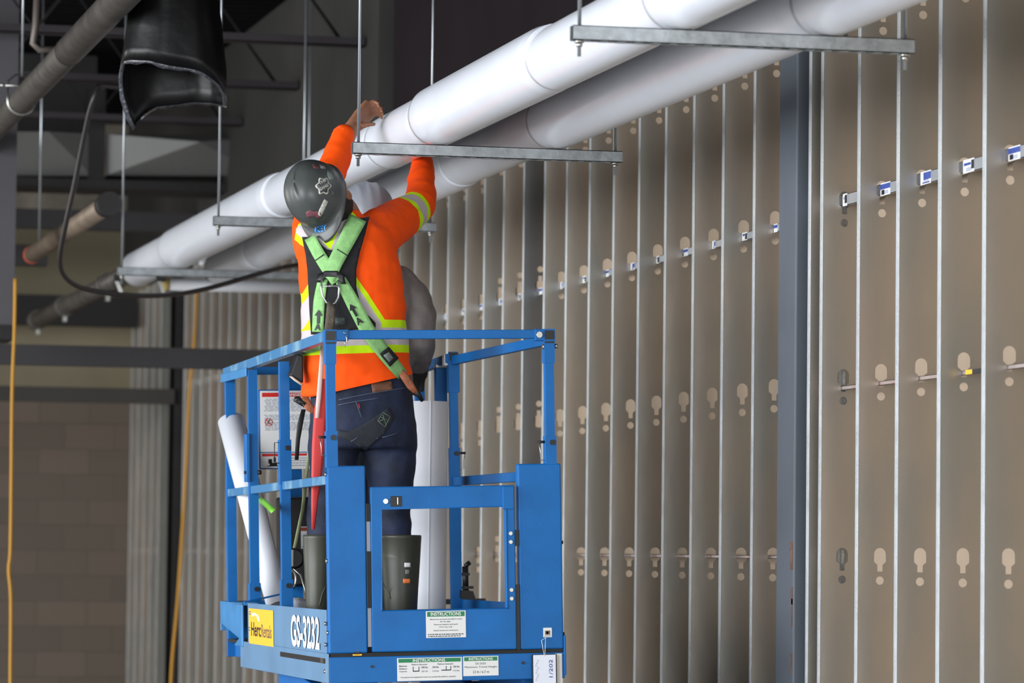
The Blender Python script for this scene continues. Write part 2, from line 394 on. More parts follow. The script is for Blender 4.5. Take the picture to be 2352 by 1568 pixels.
# ------------------------------------------------------------------ trapeze hangers and pipes
BY = [10.523, 13.778, 17.032, 20.287]; BL, BR, BZ = 2.604, 3.598, 3.068
hl = ['nearest trapeze hanger, galvanised strut at the top right of the picture', 'second trapeze hanger, galvanised strut above the worker reaching up', 'third trapeze hanger, its strut partly hidden behind the grey hard hat', 'farthest trapeze hanger, its strut crossing below the pipe ends']
for i, y in enumerate(BY):
    r = empty('trapeze_hanger', ((BL+BR)/2, y, BZ), hl[i], 'pipe hanger', 'trapeze hangers under the pipes')
    t = .0025; mb = MB()
    mb.box(BL, BR, y, y+t, BZ-.041, BZ).box(BL, BR, y+.041-t, y+.041, BZ-.041, BZ).box(BL, BR, y, y+.041, BZ-t, BZ)
    mb.box(BL, BR, y, y+.010, BZ-.041, BZ-.041+t).box(BL, BR, y+.031, y+.041, BZ-.041, BZ-.041+t)
    x = BL+.03
    while x < BR-.02: mb.box(x, x+.022, y+.008, y+.033, BZ-.0425, BZ-.0395); x += .05
    mb.build('strut', GALV, r)
    for x in (BL+.022, BR-.022):
        MB().cyl((x, y+.02, BZ-.085), (x, y+.02, 4.98), .0055, 8).build('threaded_rod', ROD, r)
        MB().cyl((x, y+.02, BZ-.047), (x, y+.02, BZ-.041), .014, 12).cyl((x, y+.02, BZ-.058), (x, y+.02, BZ-.047), .0095, 6).build('nut', STEELB, r)
P1 = (2.925, 3.177); P2 = (3.357, 3.177)
def pipe(px, pz, segs, label, extra=None):
    r = empty('insulated_pipe', (px, segs[0][0], pz-.1), label, 'pipe')
    zb = BZ
    for j, (y0, y1, rad) in enumerate(segs):
        zc = zb+rad+.001 if rad > .1 else zb+.1085+.0
        mb = MB(); e = .006
        mb.tube([(px, y0, zc), (px, y0+.03, zc), (px, y0+.09, zc), (px, y0+.12, zc), (px, y0+.16, zc), (px, y1-.03, zc), (px, y1, zc)], [rad-.0075, rad-.006, rad-.001, rad-.0002, rad, rad, rad], 48)
        mb.build('pipe_jacket', PVC, r)
    return r
e1 = at(320, 640, X=2.95).y
pipe(*P1, [(7.5, 10.60, .1095), (10.58, 12.05, .1015), (12.03, 13.85, .1095), (13.83, 14.72, .102), (14.7, 17.15, .096), (17.1, 20.36, .108), (20.3, 21.9, .099)], 'left white insulated pipe, the one the worker in orange is reaching around')
pipe(*P2, [(7.5, 10.60, .1065), (10.58, 13.84, .1075), (13.82, 15.4, .098), (15.38, 17.15, .105), (17.1, 20.36, .099), (20.3, 21.6, .106)], 'right white insulated pipe running nearest the stud wall')
for (px, pz), y0, lab in ((P1, 21.9, 'bare grey steel pipe continuing beyond the left white insulation'), (P2, 21.6, 'bare grey steel pipe continuing beyond the right white insulation')):
    r = empty('steel_pipe', (px, y0, pz), lab, 'pipe')
    yend = at(88, 690, X=2.925).y if px < 3 else 22.0
    MB().cyl((px, y0, pz), (px, yend, pz), .055, 20).build('pipe_run', GREYPIPE, r)
    for yy in ((23.2, 25.4, 27.0) if px < 3 else ()):
        MB().cyl((px, yy, pz), (px, yy+.14, pz), .068, 20).build('coupling', GREYPIPE, r)
        MB().box(px-.012, px+.012, yy+.03, yy+.1, pz-.1, pz-.06).build('bolt', STEELB, r)
# cross pipe below
a = at(386, 652, Y=22.1)
r = empty('cross_pipe', (a.x, 22.1, a.z-.05), 'white insulated pipe crossing level below the farthest strut', 'pipe')
MB().cyl((a.x, 22.1, a.z), (W-.001, 22.1, a.z), .036, 24).build('pipe_jacket', PVCM, r)
xr = at(709, 400, Y=22.1).x
MB().cyl((xr, 22.1, a.z), (xr, 22.1, 4.98), .0055, 8).build('hanger_rod', ROD, r)
MB().cyl((a.x-.03, 22.1, a.z), (a.x+.005, 22.1, a.z), .038, 24).build('end_band', mat('yellow_band', (205, 180, 110), .6), r)
# brown distant pipe
r = empty('steel_pipe', (2.5, 19, 3.36), 'brownish steel pipe with orange end at the far left', 'pipe')
a = at(75, 583, X=2.5).y; a0 = at(250, 485, X=2.5).y
MB().cyl((2.5, a0, 3.358), (2.5, a, 3.358), .05, 20).build('pipe_run', mat('brown_pipe', (120, 106, 92), .5, .2, .2, 5), r)
MB().tube([(2.5, a, 3.358), (2.5, a+.03, 3.358)], .053, 20).build('end_cap', mat('orange_cap', (215, 90, 55), .6), r)
MB().tube([(2.5, a0+.12, 3.358), (2.5, a0-.02, 3.358)], .062, 20).build('coupling', DKSTEEL, r)  # added dark sleeve, so the near end sinks into shade
yh_ = at(90, 560, X=2.5).y
MB().cyl((2.5, yh_, 3.4), (2.5, yh_, 4.98), .006, 8).build('hanger_rod', ROD, r)
# big sprinkler main, upper left
SX, SZ = 2.0, 1.6+2*1.1066; SR = .061
r = empty('sprinkler_main', (SX, 9, SZ-.06), 'grey steel pipe running diagonally across the top left corner', 'pipe')
MB().cyl((SX, 8, SZ), (SX, 30.8, SZ), SR, 32).build('pipe_run', GREYPIPE, r)
yc = at(160, 90, X=2.0).y
MB().cyl((SX, 11.5, SZ), (SX, yc, SZ), SR+.0035, 32).build('thick_length', GREYPIPE, r)
MB().tube([(SX, yc-.012, SZ), (SX, yc+.008, SZ)], SR+.0045, 32).build('pipe_joint', BLACKP, r)
yh = at(50, 190, X=2.0).y
r = empty('clevis_hanger', (SX, yh, SZ), 'clevis hanger holding the grey pipe in the top left corner', 'pipe hanger')
MB().cyl((SX, yh, SZ+.125), (SX, yh, 4.98), .0055, 8).build('threaded_rod', ROD, r)
pts = [(SX+.068*math.cos(t), yh, SZ+.068*math.sin(t)) for t in [PI*(1+i/12) for i in range(13)]]
pts = [(SX-.07, yh, SZ+.08)]+pts+[(SX+.07, yh, SZ+.08)]
MB().tube(pts, .0045, 8).build('clevis_strap', STEELB, r)
MB().tube([(SX-.07, yh, SZ+.05), (SX-.066, yh, SZ+.1), (SX-.03, yh, SZ+.13), (SX+.03, yh, SZ+.13), (SX+.066, yh, SZ+.1), (SX+.07, yh, SZ+.05)], .0045, 8).build('clevis_yoke', DKSTEEL, r)
MB().cyl((SX-.11, yh, SZ+.075), (SX+.085, yh, SZ+.075), .005, 8).cyl((SX-.1, yh, SZ+.075), (SX-.09, yh, SZ+.075), .011, 6).build('clevis_bolt', STEELB, r)
# conduit with bend
p = [at(88, -60, Y=18.5), at(82, 60, Y=18.5), at(76, 100, Y=18.5), at(90, 114, Y=18.5), at(140, 112, Y=18.5)]
r = MB().tube(p, .017, 10).build('conduit', mat('conduit_grey', (96, 88, 82), .5, .3)); tag(r, 'short bent grey conduit dropping from the deck at the top left', 'conduit')
# black loop cable
cp = [(300, 202), (262, 199), (232, 200), (212, 235), (192, 320), (172, 420), (150, 520), (138, 590), (146, 630), (180, 658), (240, 672), (320, 679), (400, 676), (470, 664), (540, 645), (610, 624), (660, 612), (715, 606)]
cable = MB().tube(spline([at(x, y, Y=18.0+.12*max(0, k-3)) for k, (x, y) in enumerate(cp)]), .0125, 12).build('hanging_cable', mat('cable_black', (34, 31, 31), .45))
tag(cable, 'thick black cable hanging in a long loop left of the worker', 'cable')
# extension cords
def cord(name, P, r_, m, label):
    return tag(MB().tube(spline(P), r_, 8).build(name, m), label, 'cord')
YC = mat('yellow_cord', (196, 142, 40), .6)
cord('extension_cord', [at(x, y, Y=21.4) for x, y in ((35, 640), (33, 760), (28, 900), (26, 1100), (24, 1260), (20, 1310), (25, 1380), (24, 1600), (30, 1800))], .009, YC, 'yellow extension cord hanging straight down at the far left')
cord('extension_cord', [at(x, y, Y=26.4) for x, y in ((453, 640), (450, 720), (445, 800), (436, 900), (428, 1060), (420, 1200), (408, 1380), (394, 1540), (390, 1700))], .011, YC, 'orange-yellow extension cord hanging in front of the distant studs')
# small bits along the far strut
for nm, x, y, yy, lab in (('beam_clamp', 275, 655, 20.4, 'small steel clamp hanging at the left end of the farthest strut'), ('pipe_clamp', 372, 655, 20.9, 'small steel clamp hanging below the left white pipe end')):
    q = at(x, y, Y=yy); r = empty(nm, q, lab, 'clamp')
    MB().bar(q+V((-.02, 0, .03)), q+V((.012, 0, -.05)), .014, .02).build('clamp_arm', STEELB, r)
    MB().box(q.x-.03, q.x+.02, q.y-.02, q.y+.02, q.z+.02, q.z+.055).build('clamp_body', DKSTEEL, r)

# black plastic wrapped duct end
BAG = mat('black_poly_sheet', (12, 12, 13), .36, 0, 0, 1, .25, 9, spec=.3)
c0 = at(399, 100, Y=16.0)
r = empty('wrapped_duct', (c0.x, 16.0, 3.3), 'duct end wrapped in black plastic sheet with a ragged open flap', 'duct')
mb = MB(); N = 64; rg = []
BT = [(0, 238), (40, 226), (70, 224), (95, 236), (112, 262), (124, 288), (140, 250), (165, 185), (180, 152), (210, 149), (245, 153), (285, 172), (320, 205), (345, 228), (360, 238)]
def bagring(t):
    out = []
    for k in range(N):
        a = 2*PI*k/N; cx, sy = math.cos(a), math.sin(a); dg_ = math.degrees(a)
        for (a0, y0_), (a1, y1_) in zip(BT[:-1], BT[1:]):
            if a0 <= dg_ <= a1: yy_ = y0_+(y1_-y0_)*(dg_-a0)/(a1-a0)
        zb = at(400, yy_, Y=16).z
        z = 4.98+(zb-4.98)*t
        hw = .183+.037*min(1, max(0, (3.85-z)/.3)); hd = .13+.03*t
        s_ = abs(cx)**.7*math.copysign(1, cx); d_ = abs(sy)**.7*math.copysign(1, sy)
        wr = .008*noise.noise(V((cx*3, sy*3, z*4)))+.003*noise.noise(V((cx*9, sy*9, z*9)))
        out.append(V((c0.x+s_*(hw+wr), 16.0+d_*(hd+wr), z)))
    return out
rg = [bagring(t/26) for t in range(27)]
inner = [[V((c0.x+(p.x-c0.x)*.965, 16+(p.y-16)*.965, p.z+.003)) for p in q] for q in rg[::-1]]
mb.rings(rg+inner, False)
mb.build('plastic_sheet', BAG, r)
MB().rings([[rg[26][k] for k in range(N)], [rg[26][k]+V((0, 0, -.012+.01*noise.noise(rg[26][k]*20))) for k in range(N)], [V((c0.x+(rg[26][k].x-c0.x)*.93, 16+(rg[26][k].y-16)*.93, rg[26][k].z)) for k in range(N)]], False).build('hem', mat('poly_hem', (60, 62, 68), .25, 0, .5, 40, .8, 60, coat=.5), r)

# ------------------------------------------------------------------ the lift
LX, LY, LZ, LT = 2.400, 13.009, 1.264, .0269
lift = empty('scissor_lift', (LX, LY, LZ), 'blue scissor lift platform with guard rails carrying two workers', 'scissor lift', rot=(0, -LT, 0))
LM = wmat(lift)
def L2(x, y, z): return LM @ V((x, y, z))
def lp(mb, name, m=BLUE, parent=None, bevel=.0025):
    o = mb.build(name, m, parent or lift, local=True); 
    if bevel:
        b = o.modifiers.new('bevel', 'BEVEL'); b.width = bevel; b.segments = 2; b.limit_method = 'ANGLE'; b.angle_limit = .6
    return o
def sqtube(mb, p0, p1, w=.038, h=.038, t=.003, up=(0, 0, 1), m=0):
    """hollow square tube, open at both ends"""
    p0, p1 = V(p0), V(p1); d = (p1-p0).normalized(); u = d.cross(V(up)).normalized(); v = u.cross(d)
    L = []
    for p in (p0, p1):
        for s_ in (0, t):
            L.append([p+u*(a*(w/2-s_))+v*(b*(h/2-s_)) for a, b in ((-1, -1), (1, -1), (1, 1), (-1, 1))])
    o0, i0, o1, i1 = L; vs = o0+i0+o1+i1; fs = []
    for k in range(4):
        j = (k+1) % 4
        fs += [(k, j, 8+j, 8+k), (4+j, 4+k, 12+k, 12+j), (j, k, 4+k, 4+j), (8+k, 8+j, 12+j, 12+k)]
    mb.add(vs, fs, m); return mb
BLK = [BLUE, BLACKP]
# deck and bottom beam
d = lp(MB().box(0, .812, 0, 1.68, -.10, -.012), 'platform_base', BLUE)
lp(MB().box(.004, .806, .004, 2.2, -.012, .0), 'deck_plate', DKSTEEL, bevel=0)
lp(MB().box(.03, .78, 1.68, 2.2, -.07, -.012), 'extension_deck', BLUE)
lp(MB().box(.07, .75, -.001, .01, -.012, -.001), 'sill_strip', BLACKR, bevel=0)
lp(MB().box(.808, .816, -.004, .05, -.09, .045), 'corner_guard', BLUE)
# left side toe board
sp_ = lp(MB().box(-.004, 0, .03, 1.66, 0, .146).box(-.006, .0, 0, 1.83, -.098, 0), 'side_panel', mat('lift_blue_side_sheen', (98, 136, 170), .42, 0, .1, 5), bevel=.001)  # same paint as the front; sky sheen put into a paler colour
lp(MB().box(.806, .81, .03, 1.66, -.09, .146), 'side_panel', BLUE)
lp(MB().box(.0, .81, 2.19, 2.2, -.07, .146), 'toe_board', BLUE)
lp(MB().box(-.0075, -.0055, .04, .93, -.034, -.017), 'slot', BLACKP, parent=sp_, bevel=0)
lp(MB().box(-.009, -.0055, .06, .12, -.034, -.017), 'slot_bolt', GREYPIPE, parent=sp_, bevel=0)
xl, yl = V((0, -1, 0)), V((0, 0, 1))
X_ = -.0052
def plate(name, o, xd, yd, w, h, els, mats, parent=None, lift_=.0009):
    """a sticker: rects and lines of writing, each slightly proud of the sheet"""
    o, xd, yd = V(o), V(xd), V(yd); n = xd.cross(yd); mb = MB()
    def rect(x0, y0, x1, y1, m, l):
        a = [o+xd*x+yd*y for x, y in ((x0*w, y0*h), (x1*w, y0*h), (x1*w, y1*h), (x0*w, y1*h))]
        mb.add([p for p in a]+[p+n*l for p in a], [(4, 5, 6, 7), (0, 1, 5, 4), (1, 2, 6, 5), (2, 3, 7, 6), (3, 0, 4, 7), (3, 2, 1, 0)], m)
    rect(0, 0, 1, 1, 0, lift_)
    for e in els:
        if e[0] == 'r': rect(*e[1:5], e[5], lift_+.0004)
        else:
            _, t, x, y, tw, th, m = e
            mb.text(t, o+xd*(x*w)+yd*(y*h)+n*(lift_+.0006), xd, yd, tw*w, th*h, m, bold=.02 if m != 3 else .0)
    return lp(mb, name, mats, parent, bevel=0)
def scribble(x0, x1, ys, rng, m=2, h=.028):
    out = []
    for y in ys:
        x = x0+rng.uniform(0, .04); e = x1-rng.uniform(0, .12)
        while x < e:
            w_ = rng.uniform(.03, .09); out.append(('r', x, y, min(x+w_, e), y+h, m)); x += w_+.015
    return out
# rental sticker, unit number
els = [('t', 'Herc', .10, .22, .40, .40, 2), ('t', 'Rentals', .53, .22, .40, .36, 3), ('r', .12, .78, .2, .83, 1), ('r', .16, .82, .3, .88, 1), ('r', .26, .8, .38, .85, 1), ('r', .34, .74, .42, .81, 1), ('r', .38, .66, .44, .75, 1)]
plate('rental_sticker', (X_-.0006, 1.62, -.004), (0, -1, 0), (0, 0, 1), .545, .131, els, [YEL, WHITE, INKB, INK], sp_)
lp(MB().text('GS-3232', (X_-.0022, .70, .008), (0, -1, 0), (0, 0, 1), .56, .112, bold=.03), 'unit_number', WHITE, sp_, 0)
for y, z in ((.03, .1), (.03, .03), (1.6, .05), (1.58, .11), (.05, -.06)):
    lp(MB().cyl((-.010, y, z), (-.004, y, z), .007, 10), 'bolt', STEELB, sp_, 0)
# left rear bracket
lp(MB().add([(-.012, 1.83, .01), (-.012, 2.28, .06), (-.012, 2.28, .135), (-.012, 1.75, .145), (-.012, 1.75, -.02), (-.012, 1.95, -.02),
             (-.004, 1.83, .01), (-.004, 2.28, .06), (-.004, 2.28, .135), (-.004, 1.75, .145), (-.004, 1.75, -.02), (-.004, 1.95, -.02)],
            [(0, 1, 2, 3, 4, 5), (11, 10, 9, 8, 7, 6), (0, 6, 7, 1), (1, 7, 8, 2), (2, 8, 9, 3), (3, 9, 10, 4), (4, 10, 11, 5), (5, 11, 6, 0)])
   .box(-.012, .05, 1.75, 2.28, .135, .145).box(-.012, .05, 2.272, 2.28, .03, .145), 'rear_bracket', PALEBLUE)
lp(MB().bar((-.03, 1.58, .150), (.12, 1.62, .178), .012, .006), 'latch_lever', BLUE, bevel=0)
# corner panels at the entry end
for nm, x0, x1, y1 in (('corner_panel', 0, .131, .628), ('corner_panel', .657, .808, .628)):
    cp_ = lp(MB().box(x0, x1, -.002, .035, 0, y1), nm, BLUE, bevel=.005)
    if x0 == 0:
        lp(MB().box(.085, .102, -.006, .004, -.004, .005).box(.08, .11, -.006, .002, -.008, -.003, 1), 'drain_notch', [BLACKP, YEL], cp_, 0)
        for z in (.31, .07, .6): lp(MB().cyl((-.006, .012, z), (0, .012, z), .0075, 10), 'bolt', STEELB, cp_, 0)
    else:
        for z in (.36, .05): lp(MB().cyl((.808, .012, z), (.814, .012, z), .006, 10), 'bolt', BLACKP, cp_, 0)
        plate('square_sticker', (.737, -.0025, .040), (1, 0, 0), (0, 0, 1), .030, .032, [('r', .2, .25, .8, .7, 1), ('r', .35, .35, .6, .6, 0), ('r', .1, .1, .9, .16, 1)], [WHITE, mat('sticker_brown', (110, 95, 85), .6)], cp_)
# gate
gate = lp(MB().poly([(.147, -.010, .002), (.643, -.010, .002), (.643, -.010, .556), (.147, -.010, .556)],
                    [[(.180, -.010, .142), (.612, -.010, .142), (.612, -.010, .483), (.180, -.010, .483)]], 0, .03), 'gate', BLUE, bevel=.004)
lp(MB().box(.600, .640, -.016, -.008, .475, .552), 'gate_corner_plate', BLUE, gate)
lp(MB().box(.214, .252, -.0125, -.006, .489, .524).box(.236, .240, -.015, -.012, .495, .52, 1), 'latch_recess', [BLACKP, STEELB], gate, .001)
lp(MB().cyl((.196, -.019, .507), (.196, -.008, .507), .0085, 12), 'bolt', STEELB, gate, 0)
for z in (.393, .364, .202, .173): lp(MB().cyl((.626, -.016, z), (.626, -.008, z), .0065, 12), 'bolt', STEELB, gate, 0)
for z0, z1 in ((.35, .405), (.0, .22)): lp(MB().box(.644, .656, -.004, .02, z0, z1), 'hinge', BLACKP, gate, 0)
lp(MB().box(.133, .146, .004, .02, .02, .5), 'latch_bar', mat('latch_bar_grey', (120, 125, 135), .4, .6), gate, 0)
lp(MB().box(.134, .146, -.003, .003, .44, .5).box(.134, .146, -.003, .003, .15, .34), 'gate_bumper', BLACKR, gate, 0)
rg_ = random.Random(8)
els = [('r', .03, .79, .97, .97, 1), ('t', 'INSTRUCTIONS', .12, .82, .76, .13, 0), ('t', 'Maintain entry gate closed when platform is raised', .1, .66, .8, .055, 2), ('t', 'or in use', .35, .58, .26, .05, 2),
       ('t', 'Remove battery and pack', .2, .46, .6, .06, 2), ('t', 'of its tray only', .32, .37, .34, .055, 2), ('t', 'Attach lanyard to anchorage', .18, .24, .62, .055, 2)]+scribble(.04, .98, (.04, .11), rg_, 2, .035)
plate('instruction_sticker', (.330, -.0105, .046), (1, 0, 0), (0, 0, 1), .137, .090, els, [WHITE, GREEN, INK], gate)
els = [('r', .02, .80, .98, .97, 1), ('t', 'INSTRUCTIONS', .24, .82, .5, .13, 0), ('t', 'Maximum', .03, .62, .12, .07, 2), ('t', 'Platform', .03, .5, .12, .07, 2), ('t', 'Capacity', .03, .38, .12, .07, 2),
       ('r', .24, .40, .34, .44, 3), ('r', .24, .40, .25, .62, 3), ('r', .33, .40, .34, .62, 3), ('t', '500 lbs', .37, .54, .1, .08, 2), ('t', '227 kg', .37, .36, .1, .08, 2),
       ('t', '250 lbs', .54, .54, .1, .08, 2), ('t', '113 kg', .54, .36, .1, .08, 2), ('r', .68, .42, .83, .46, 3), ('r', .75, .42, .76, .62, 3), ('r', .82, .42, .83, .62, 3), ('t', '250 lbs', .86, .54, .1, .08, 2), ('t', '113 kg', .86, .36, .1, .08, 2),
       ('t', 'Platform Extended', .62, .68, .24, .06, 2), ('t', 'Platform Retracted', .22, .68, .24, .06, 2), ('t', 'Occupants and equipment must not exceed the platform capacity', .05, .12, .85, .07, 2)]
plate('instruction_sticker', (.231, -.0005, -.097), (1, 0, 0), (0, 0, 1), .223, .077, els, [WHITE, GREEN, INK, INKB], d)
els = [('r', .03, .76, .97, .96, 1), ('t', 'INSTRUCTIONS', .16, .79, .68, .14, 0), ('t', 'GS-3232', .34, .58, .3, .10, 3), ('t', 'Maximum Travel Height', .04, .38, .92, .12, 3), ('t', '22 ft / 6.7 m', .27, .14, .46, .12, 3)]
plate('instruction_sticker', (.458, -.0005, -.085), (1, 0, 0), (0, 0, 1), .122, .066, els, [WHITE, GREEN, INK, INKB], d)
for x, z in ((.145, -.046), (.665, -.045)): lp(MB().cyl((x, -.004, z), (x, 0, z), .005, 10), 'bolt', BLACKP, d, 0)
# posts with sleeves, pins and lower sockets
def post(x, y, z0, z1, sock=None, pin=None, w=.030):
    p_ = lp(sqtube(MB(), (x, y, z0), (x, y, z1), w, w, .003, up=(0, 1, 0)), 'post', BLUE, bevel=0)
    lp(MB().box(x-w/2+.002, x+w/2-.002, y-w/2+.002, y+w/2-.002, z1-.05, z1-.045), 'post_plug', BLACKP, p_, 0)
    if sock: lp(sqtube(MB(), (x, y, sock[0]), (x, y, sock[1]), w+.008, w+.008, .0035, up=(0, 1, 0)), 'socket', BLUE, p_, 0)
    if sock: lp(MB().cyl((x+.004, y-w/2-.012, sock[1]-.022), (x+.004, y-w/2, sock[1]-.022), .009, 12), 'pin_head', BLACKP, p_, 0)
    if pin:
        s_ = pin
        q = MB().cyl((x+s_*(w/2), y-.004, sock[1]-.02), (x+s_*(w/2+.028), y-.004, sock[1]-.02), .0045, 8, 1)
        X1, X2 = x+s_*(w/2+.026), x+s_*(w/2+.02)
        q.tube([(X1, y-.004, sock[1]-.015), (X2, y-.006, sock[1]-.05), (X2, y-.006, sock[1]-.08), (x+s_*w/2, y-.006, sock[1]-.085)], .0016, 6, m=0)
        lp(q, 'lock_pin', [STEELB, BLACKP], p_, 0)
    return p_
pA = post(.019, .018, .6, 1.036, (.6, .745), -1)
pE = post(.775, .018, .6, 1.036, (.6, .722), -1)
pB = post(.018, 1.63, .15, 1.02, (.15, .22), None, .034)
pC = post(.018, .93, .03, 1.02, (.03, .24), None, .034)
lp(sqtube(MB(), (.018, .93, .58), (.018, .93, .74), .042, .042, .004, up=(0, 1, 0)), 'socket', BLUE, pC, 0)
lp(MB().cyl((.024, .905, .71), (.024, .89, .71), .009, 12).tube([(-.004, .92, .73), (-.02, .92, .73), (-.022, .92, .66), (-.004, .92, .655)], .0018, 6), 'lock_pin', [BLACKP], pC, 0)
lp(MB().box(-.012, .002, 1.60, 1.66, .60, .78), 'side_bracket', BLUE, pB)
lp(MB().cyl((.03, 1.60, .635), (.044, 1.60, .635), .009, 10).cyl((-.02, 1.61, .635), (-.01, 1.61, .635), .006, 10), 'bolt', BLACKP, pB, 0)
pF = post(.79, 1.62, .0, 1.085, (.0, .72), 1)
lp(sqtube(MB(), (.79, 1.62, .93), (.79, 1.62, 1.05), .042, .042, .004, up=(0, 1, 0)), 'sleeve', BLUE, pF, 0)
pG = post(.775, 1.78, .76, 1.03, None, None, .042)
lp(MB().box(.752, .798, 1.76, 1.80, 1.03, 1.045), 'post_cap', STEELB, pG)
pD = post(.272, 2.18, .0, 1.03, None, None, .05)
pH = post(.775, 2.18, .0, 1.03, None, None, .036)
pI = post(.02, 2.18, .0, 1.03, None, None, .036)
for x in (.019, .775):
    lp(sqtube(MB(), (x, .018, .97), (x, .018, 1.04), .036, .036, .003, up=(0, 1, 0)), 'sleeve', BLUE, pA if x < .1 else pE, 0)
# corner caps: open tube heads above the posts
for x, pp in ((.019, pA), (.775, pE)):
    lp(sqtube(MB(), (x, .018, 1.04), (x, .018, 1.086), .040, .040, .003, up=(0, 1, 0)), 'tube_head', BLUE, pp, 0)
    lp(MB().box(x-.0165, x+.0165, -.0035, .002, 1.05, 1.081).box(x-.0165, x+.0165, -.0035, 0, 1.038, 1.044), 'tube_end', BLACKP, pp, 0)
lp(MB().box(.7735, .8065, 1.596, 1.60, 1.05, 1.081), 'tube_end', BLACKP, pF, 0)
# rails
RW = mat('lift_blue_rail_worn_sheen', (66, 130, 180), .35, 0, .1, 6, col2=(140, 180, 198), thr=(.5, .7))  # worn rail paint, its paleness also standing in for sheen from the left
lp(MB().box(.036, .08, -.002, .036, 1.048, 1.086), 'rail_stub', BLUE)
lp(MB().box(.724, .757, -.002, .036, 1.046, 1.086), 'rail_stub', BLUE)
tr = lp(MB().box(.076, .728, .002, .030, 1.054, 1.084), 'top_rail', BLUE)
lp(MB().cyl((.738, -.010, 1.066), (.738, -.002, 1.066), .0105, 16).cyl((.738, -.012, 1.066), (.738, -.008, 1.066), .006, 12), 'bolt', STEELB, tr, 0)
lp(MB().tube([(.060, -.008, 1.078), (.066, -.010, 1.072), (.073, -.008, 1.079)], .0018, 6).tube([(.066, -.010, 1.072), (.071, -.012, 1.055), (.072, -.012, 1.03), (.068, -.01, 1.028), (.062, -.008, 1.05)], .0016, 6), 'lock_pin', STEELB, tr, 0)
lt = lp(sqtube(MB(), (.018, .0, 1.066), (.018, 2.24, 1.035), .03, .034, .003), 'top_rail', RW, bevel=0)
lp(MB().box(-.006, -.001, 1.63, 2.24, .997, 1.030), 'rail_extension', PALEBLUE, lt)
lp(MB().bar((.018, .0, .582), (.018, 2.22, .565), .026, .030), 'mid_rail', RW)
rt_ = lp(MB().bar((.79, .04, 1.052), (.79, 1.6, 1.052), .024, .034), 'top_rail', BLUE)
lp(MB().bar((.775, 1.6, 1.06), (.775, 2.24, 1.04), .03, .034), 'top_rail', BLUE)
lp(MB().box(.757, .770, 1.62, 1.66, 1.034, 1.075), 'white_tape', WHITE, rt_, 0)
lp(MB().bar((.79, .04, .592), (.79, 1.6, .592), .024, .034), 'mid_rail', BLUE)
lp(MB().box(.02, .79, 2.165, 2.195, 1.025, 1.055), 'top_rail', BLUE)
lp(MB().cyl((.752, .01, 1.026), (.758, .01, 1.026), .009, 12).cyl((.796, .012, 1.028), (.806, .012, 1.028), .008, 10), 'bolt', STEELB, pE, 0)
# danger sign board on the far rail
sg = lp(MB().box(.125, .42, 2.135, 2.15, .655, .965), 'sign_board', BLUE)
els = [('r', .03, .90, .97, .97, 1), ('t', 'DANGER', .36, .912, .27, .05, 0)]+scribble(.05, .95, [.86-.024*i for i in range(22) if i not in (9, 10, 15)], random.Random(2), 2, .010)
plate('danger_sign', (.131, 2.134, .722), (1, 0, 0), (0, 0, 1), .27, .238, els, [WHITE, RED, mat('ink_pale', (130, 135, 155), .6)], sg)
mb = MB().tube([(.163+.014*math.cos(t), 2.1315, .838+.014*math.sin(t)) for t in [i*PI/10 for i in range(20)]], .0012, 6, closed=True).bar((.153, 2.1315, .848), (.173, 2.1315, .828), .002, .002).bar((.158, 2.1315, .83), (.166, 2.1315, .848), .004, .002, m=1)
lp(mb, 'prohibition_symbol', [RED, INK], sg, 0)
plate('danger_sign', (.131, 2.134, .660), (1, 0, 0), (0, 0, 1), .10, .058, [('r', .05, .78, .95, .96, 1), ('r', .3, .3, .45, .6, 2), ('r', .35, .15, .65, .35, 2), ('r', .5, .4, .6, .72, 2), ('r', .25, .1, .8, .16, 2)], [WHITE, RED, INKB], sg)
plate('danger_sign', (.24, 2.134, .655), (1, 0, 0), (0, 0, 1), .15, .063, [('r', .05, .82, .75, .96, 1)]+scribble(.05, .95, (.2, .35, .5, .65), random.Random(5), 2, .05), [WHITE, RED, mat('ink_pale', (130, 135, 155), .6)], sg)
# black control box with warning label
cb = lp(MB().box(.19, .34, 2.0, 2.15, .2, .545), 'control_box', BLACKP, bevel=.01)
mb_els = [('r', .0, .80, 1, .97, 1), ('r', .1, .05, .9, .12, 2)]
wl = plate('warning_label', (.262, 1.999, .345), (1, 0, 0), (0, 0, 1), .065, .085, mb_els, [WHITE, mat('label_brown_red', (150, 60, 40), .5), INK], cb)
lp(MB().add([(.278, 1.9965, .368), (.312, 1.9965, .368), (.295, 1.9965, .4)], [(0, 1, 2)]).add([(.2935, 1.9958, .376), (.2965, 1.9958, .376), (.2965, 1.9958, .39), (.2935, 1.9958, .39)], [(0, 1, 2, 3)], 1), 'warning_triangle', [INKB, WHITE], cb, 0)
# socket box beside post F
lp(MB().box(.80, .835, 1.58, 1.62, .15, .18).cyl((.822, 1.60, .18), (.822, 1.60, .27), .012, 10).cyl((.822, 1.6, .27), (.84, 1.6, .285), .009, 8).box(.81, .85, 1.585, 1.61, .185, .195).box(.81, .836, 1.585, 1.61, .235, .245), 'outlet_assembly', BLACKP, bevel=0)
lp(MB().box(.83, .99, 2.0, 2.05, .12, .14).add([(.88, 2.0, .14), (.95, 2.0, .14), (.94, 2.0, .17), (.89, 2.0, .17), (.88, 2.05, .14), (.95, 2.05, .14), (.94, 2.05, .17), (.89, 2.05, .17)], [(0, 1, 2, 3), (7, 6, 5, 4), (0, 3, 7, 4), (1, 5, 6, 2), (3, 2, 6, 7)]), 'step_bracket', BLACKP, bevel=0)
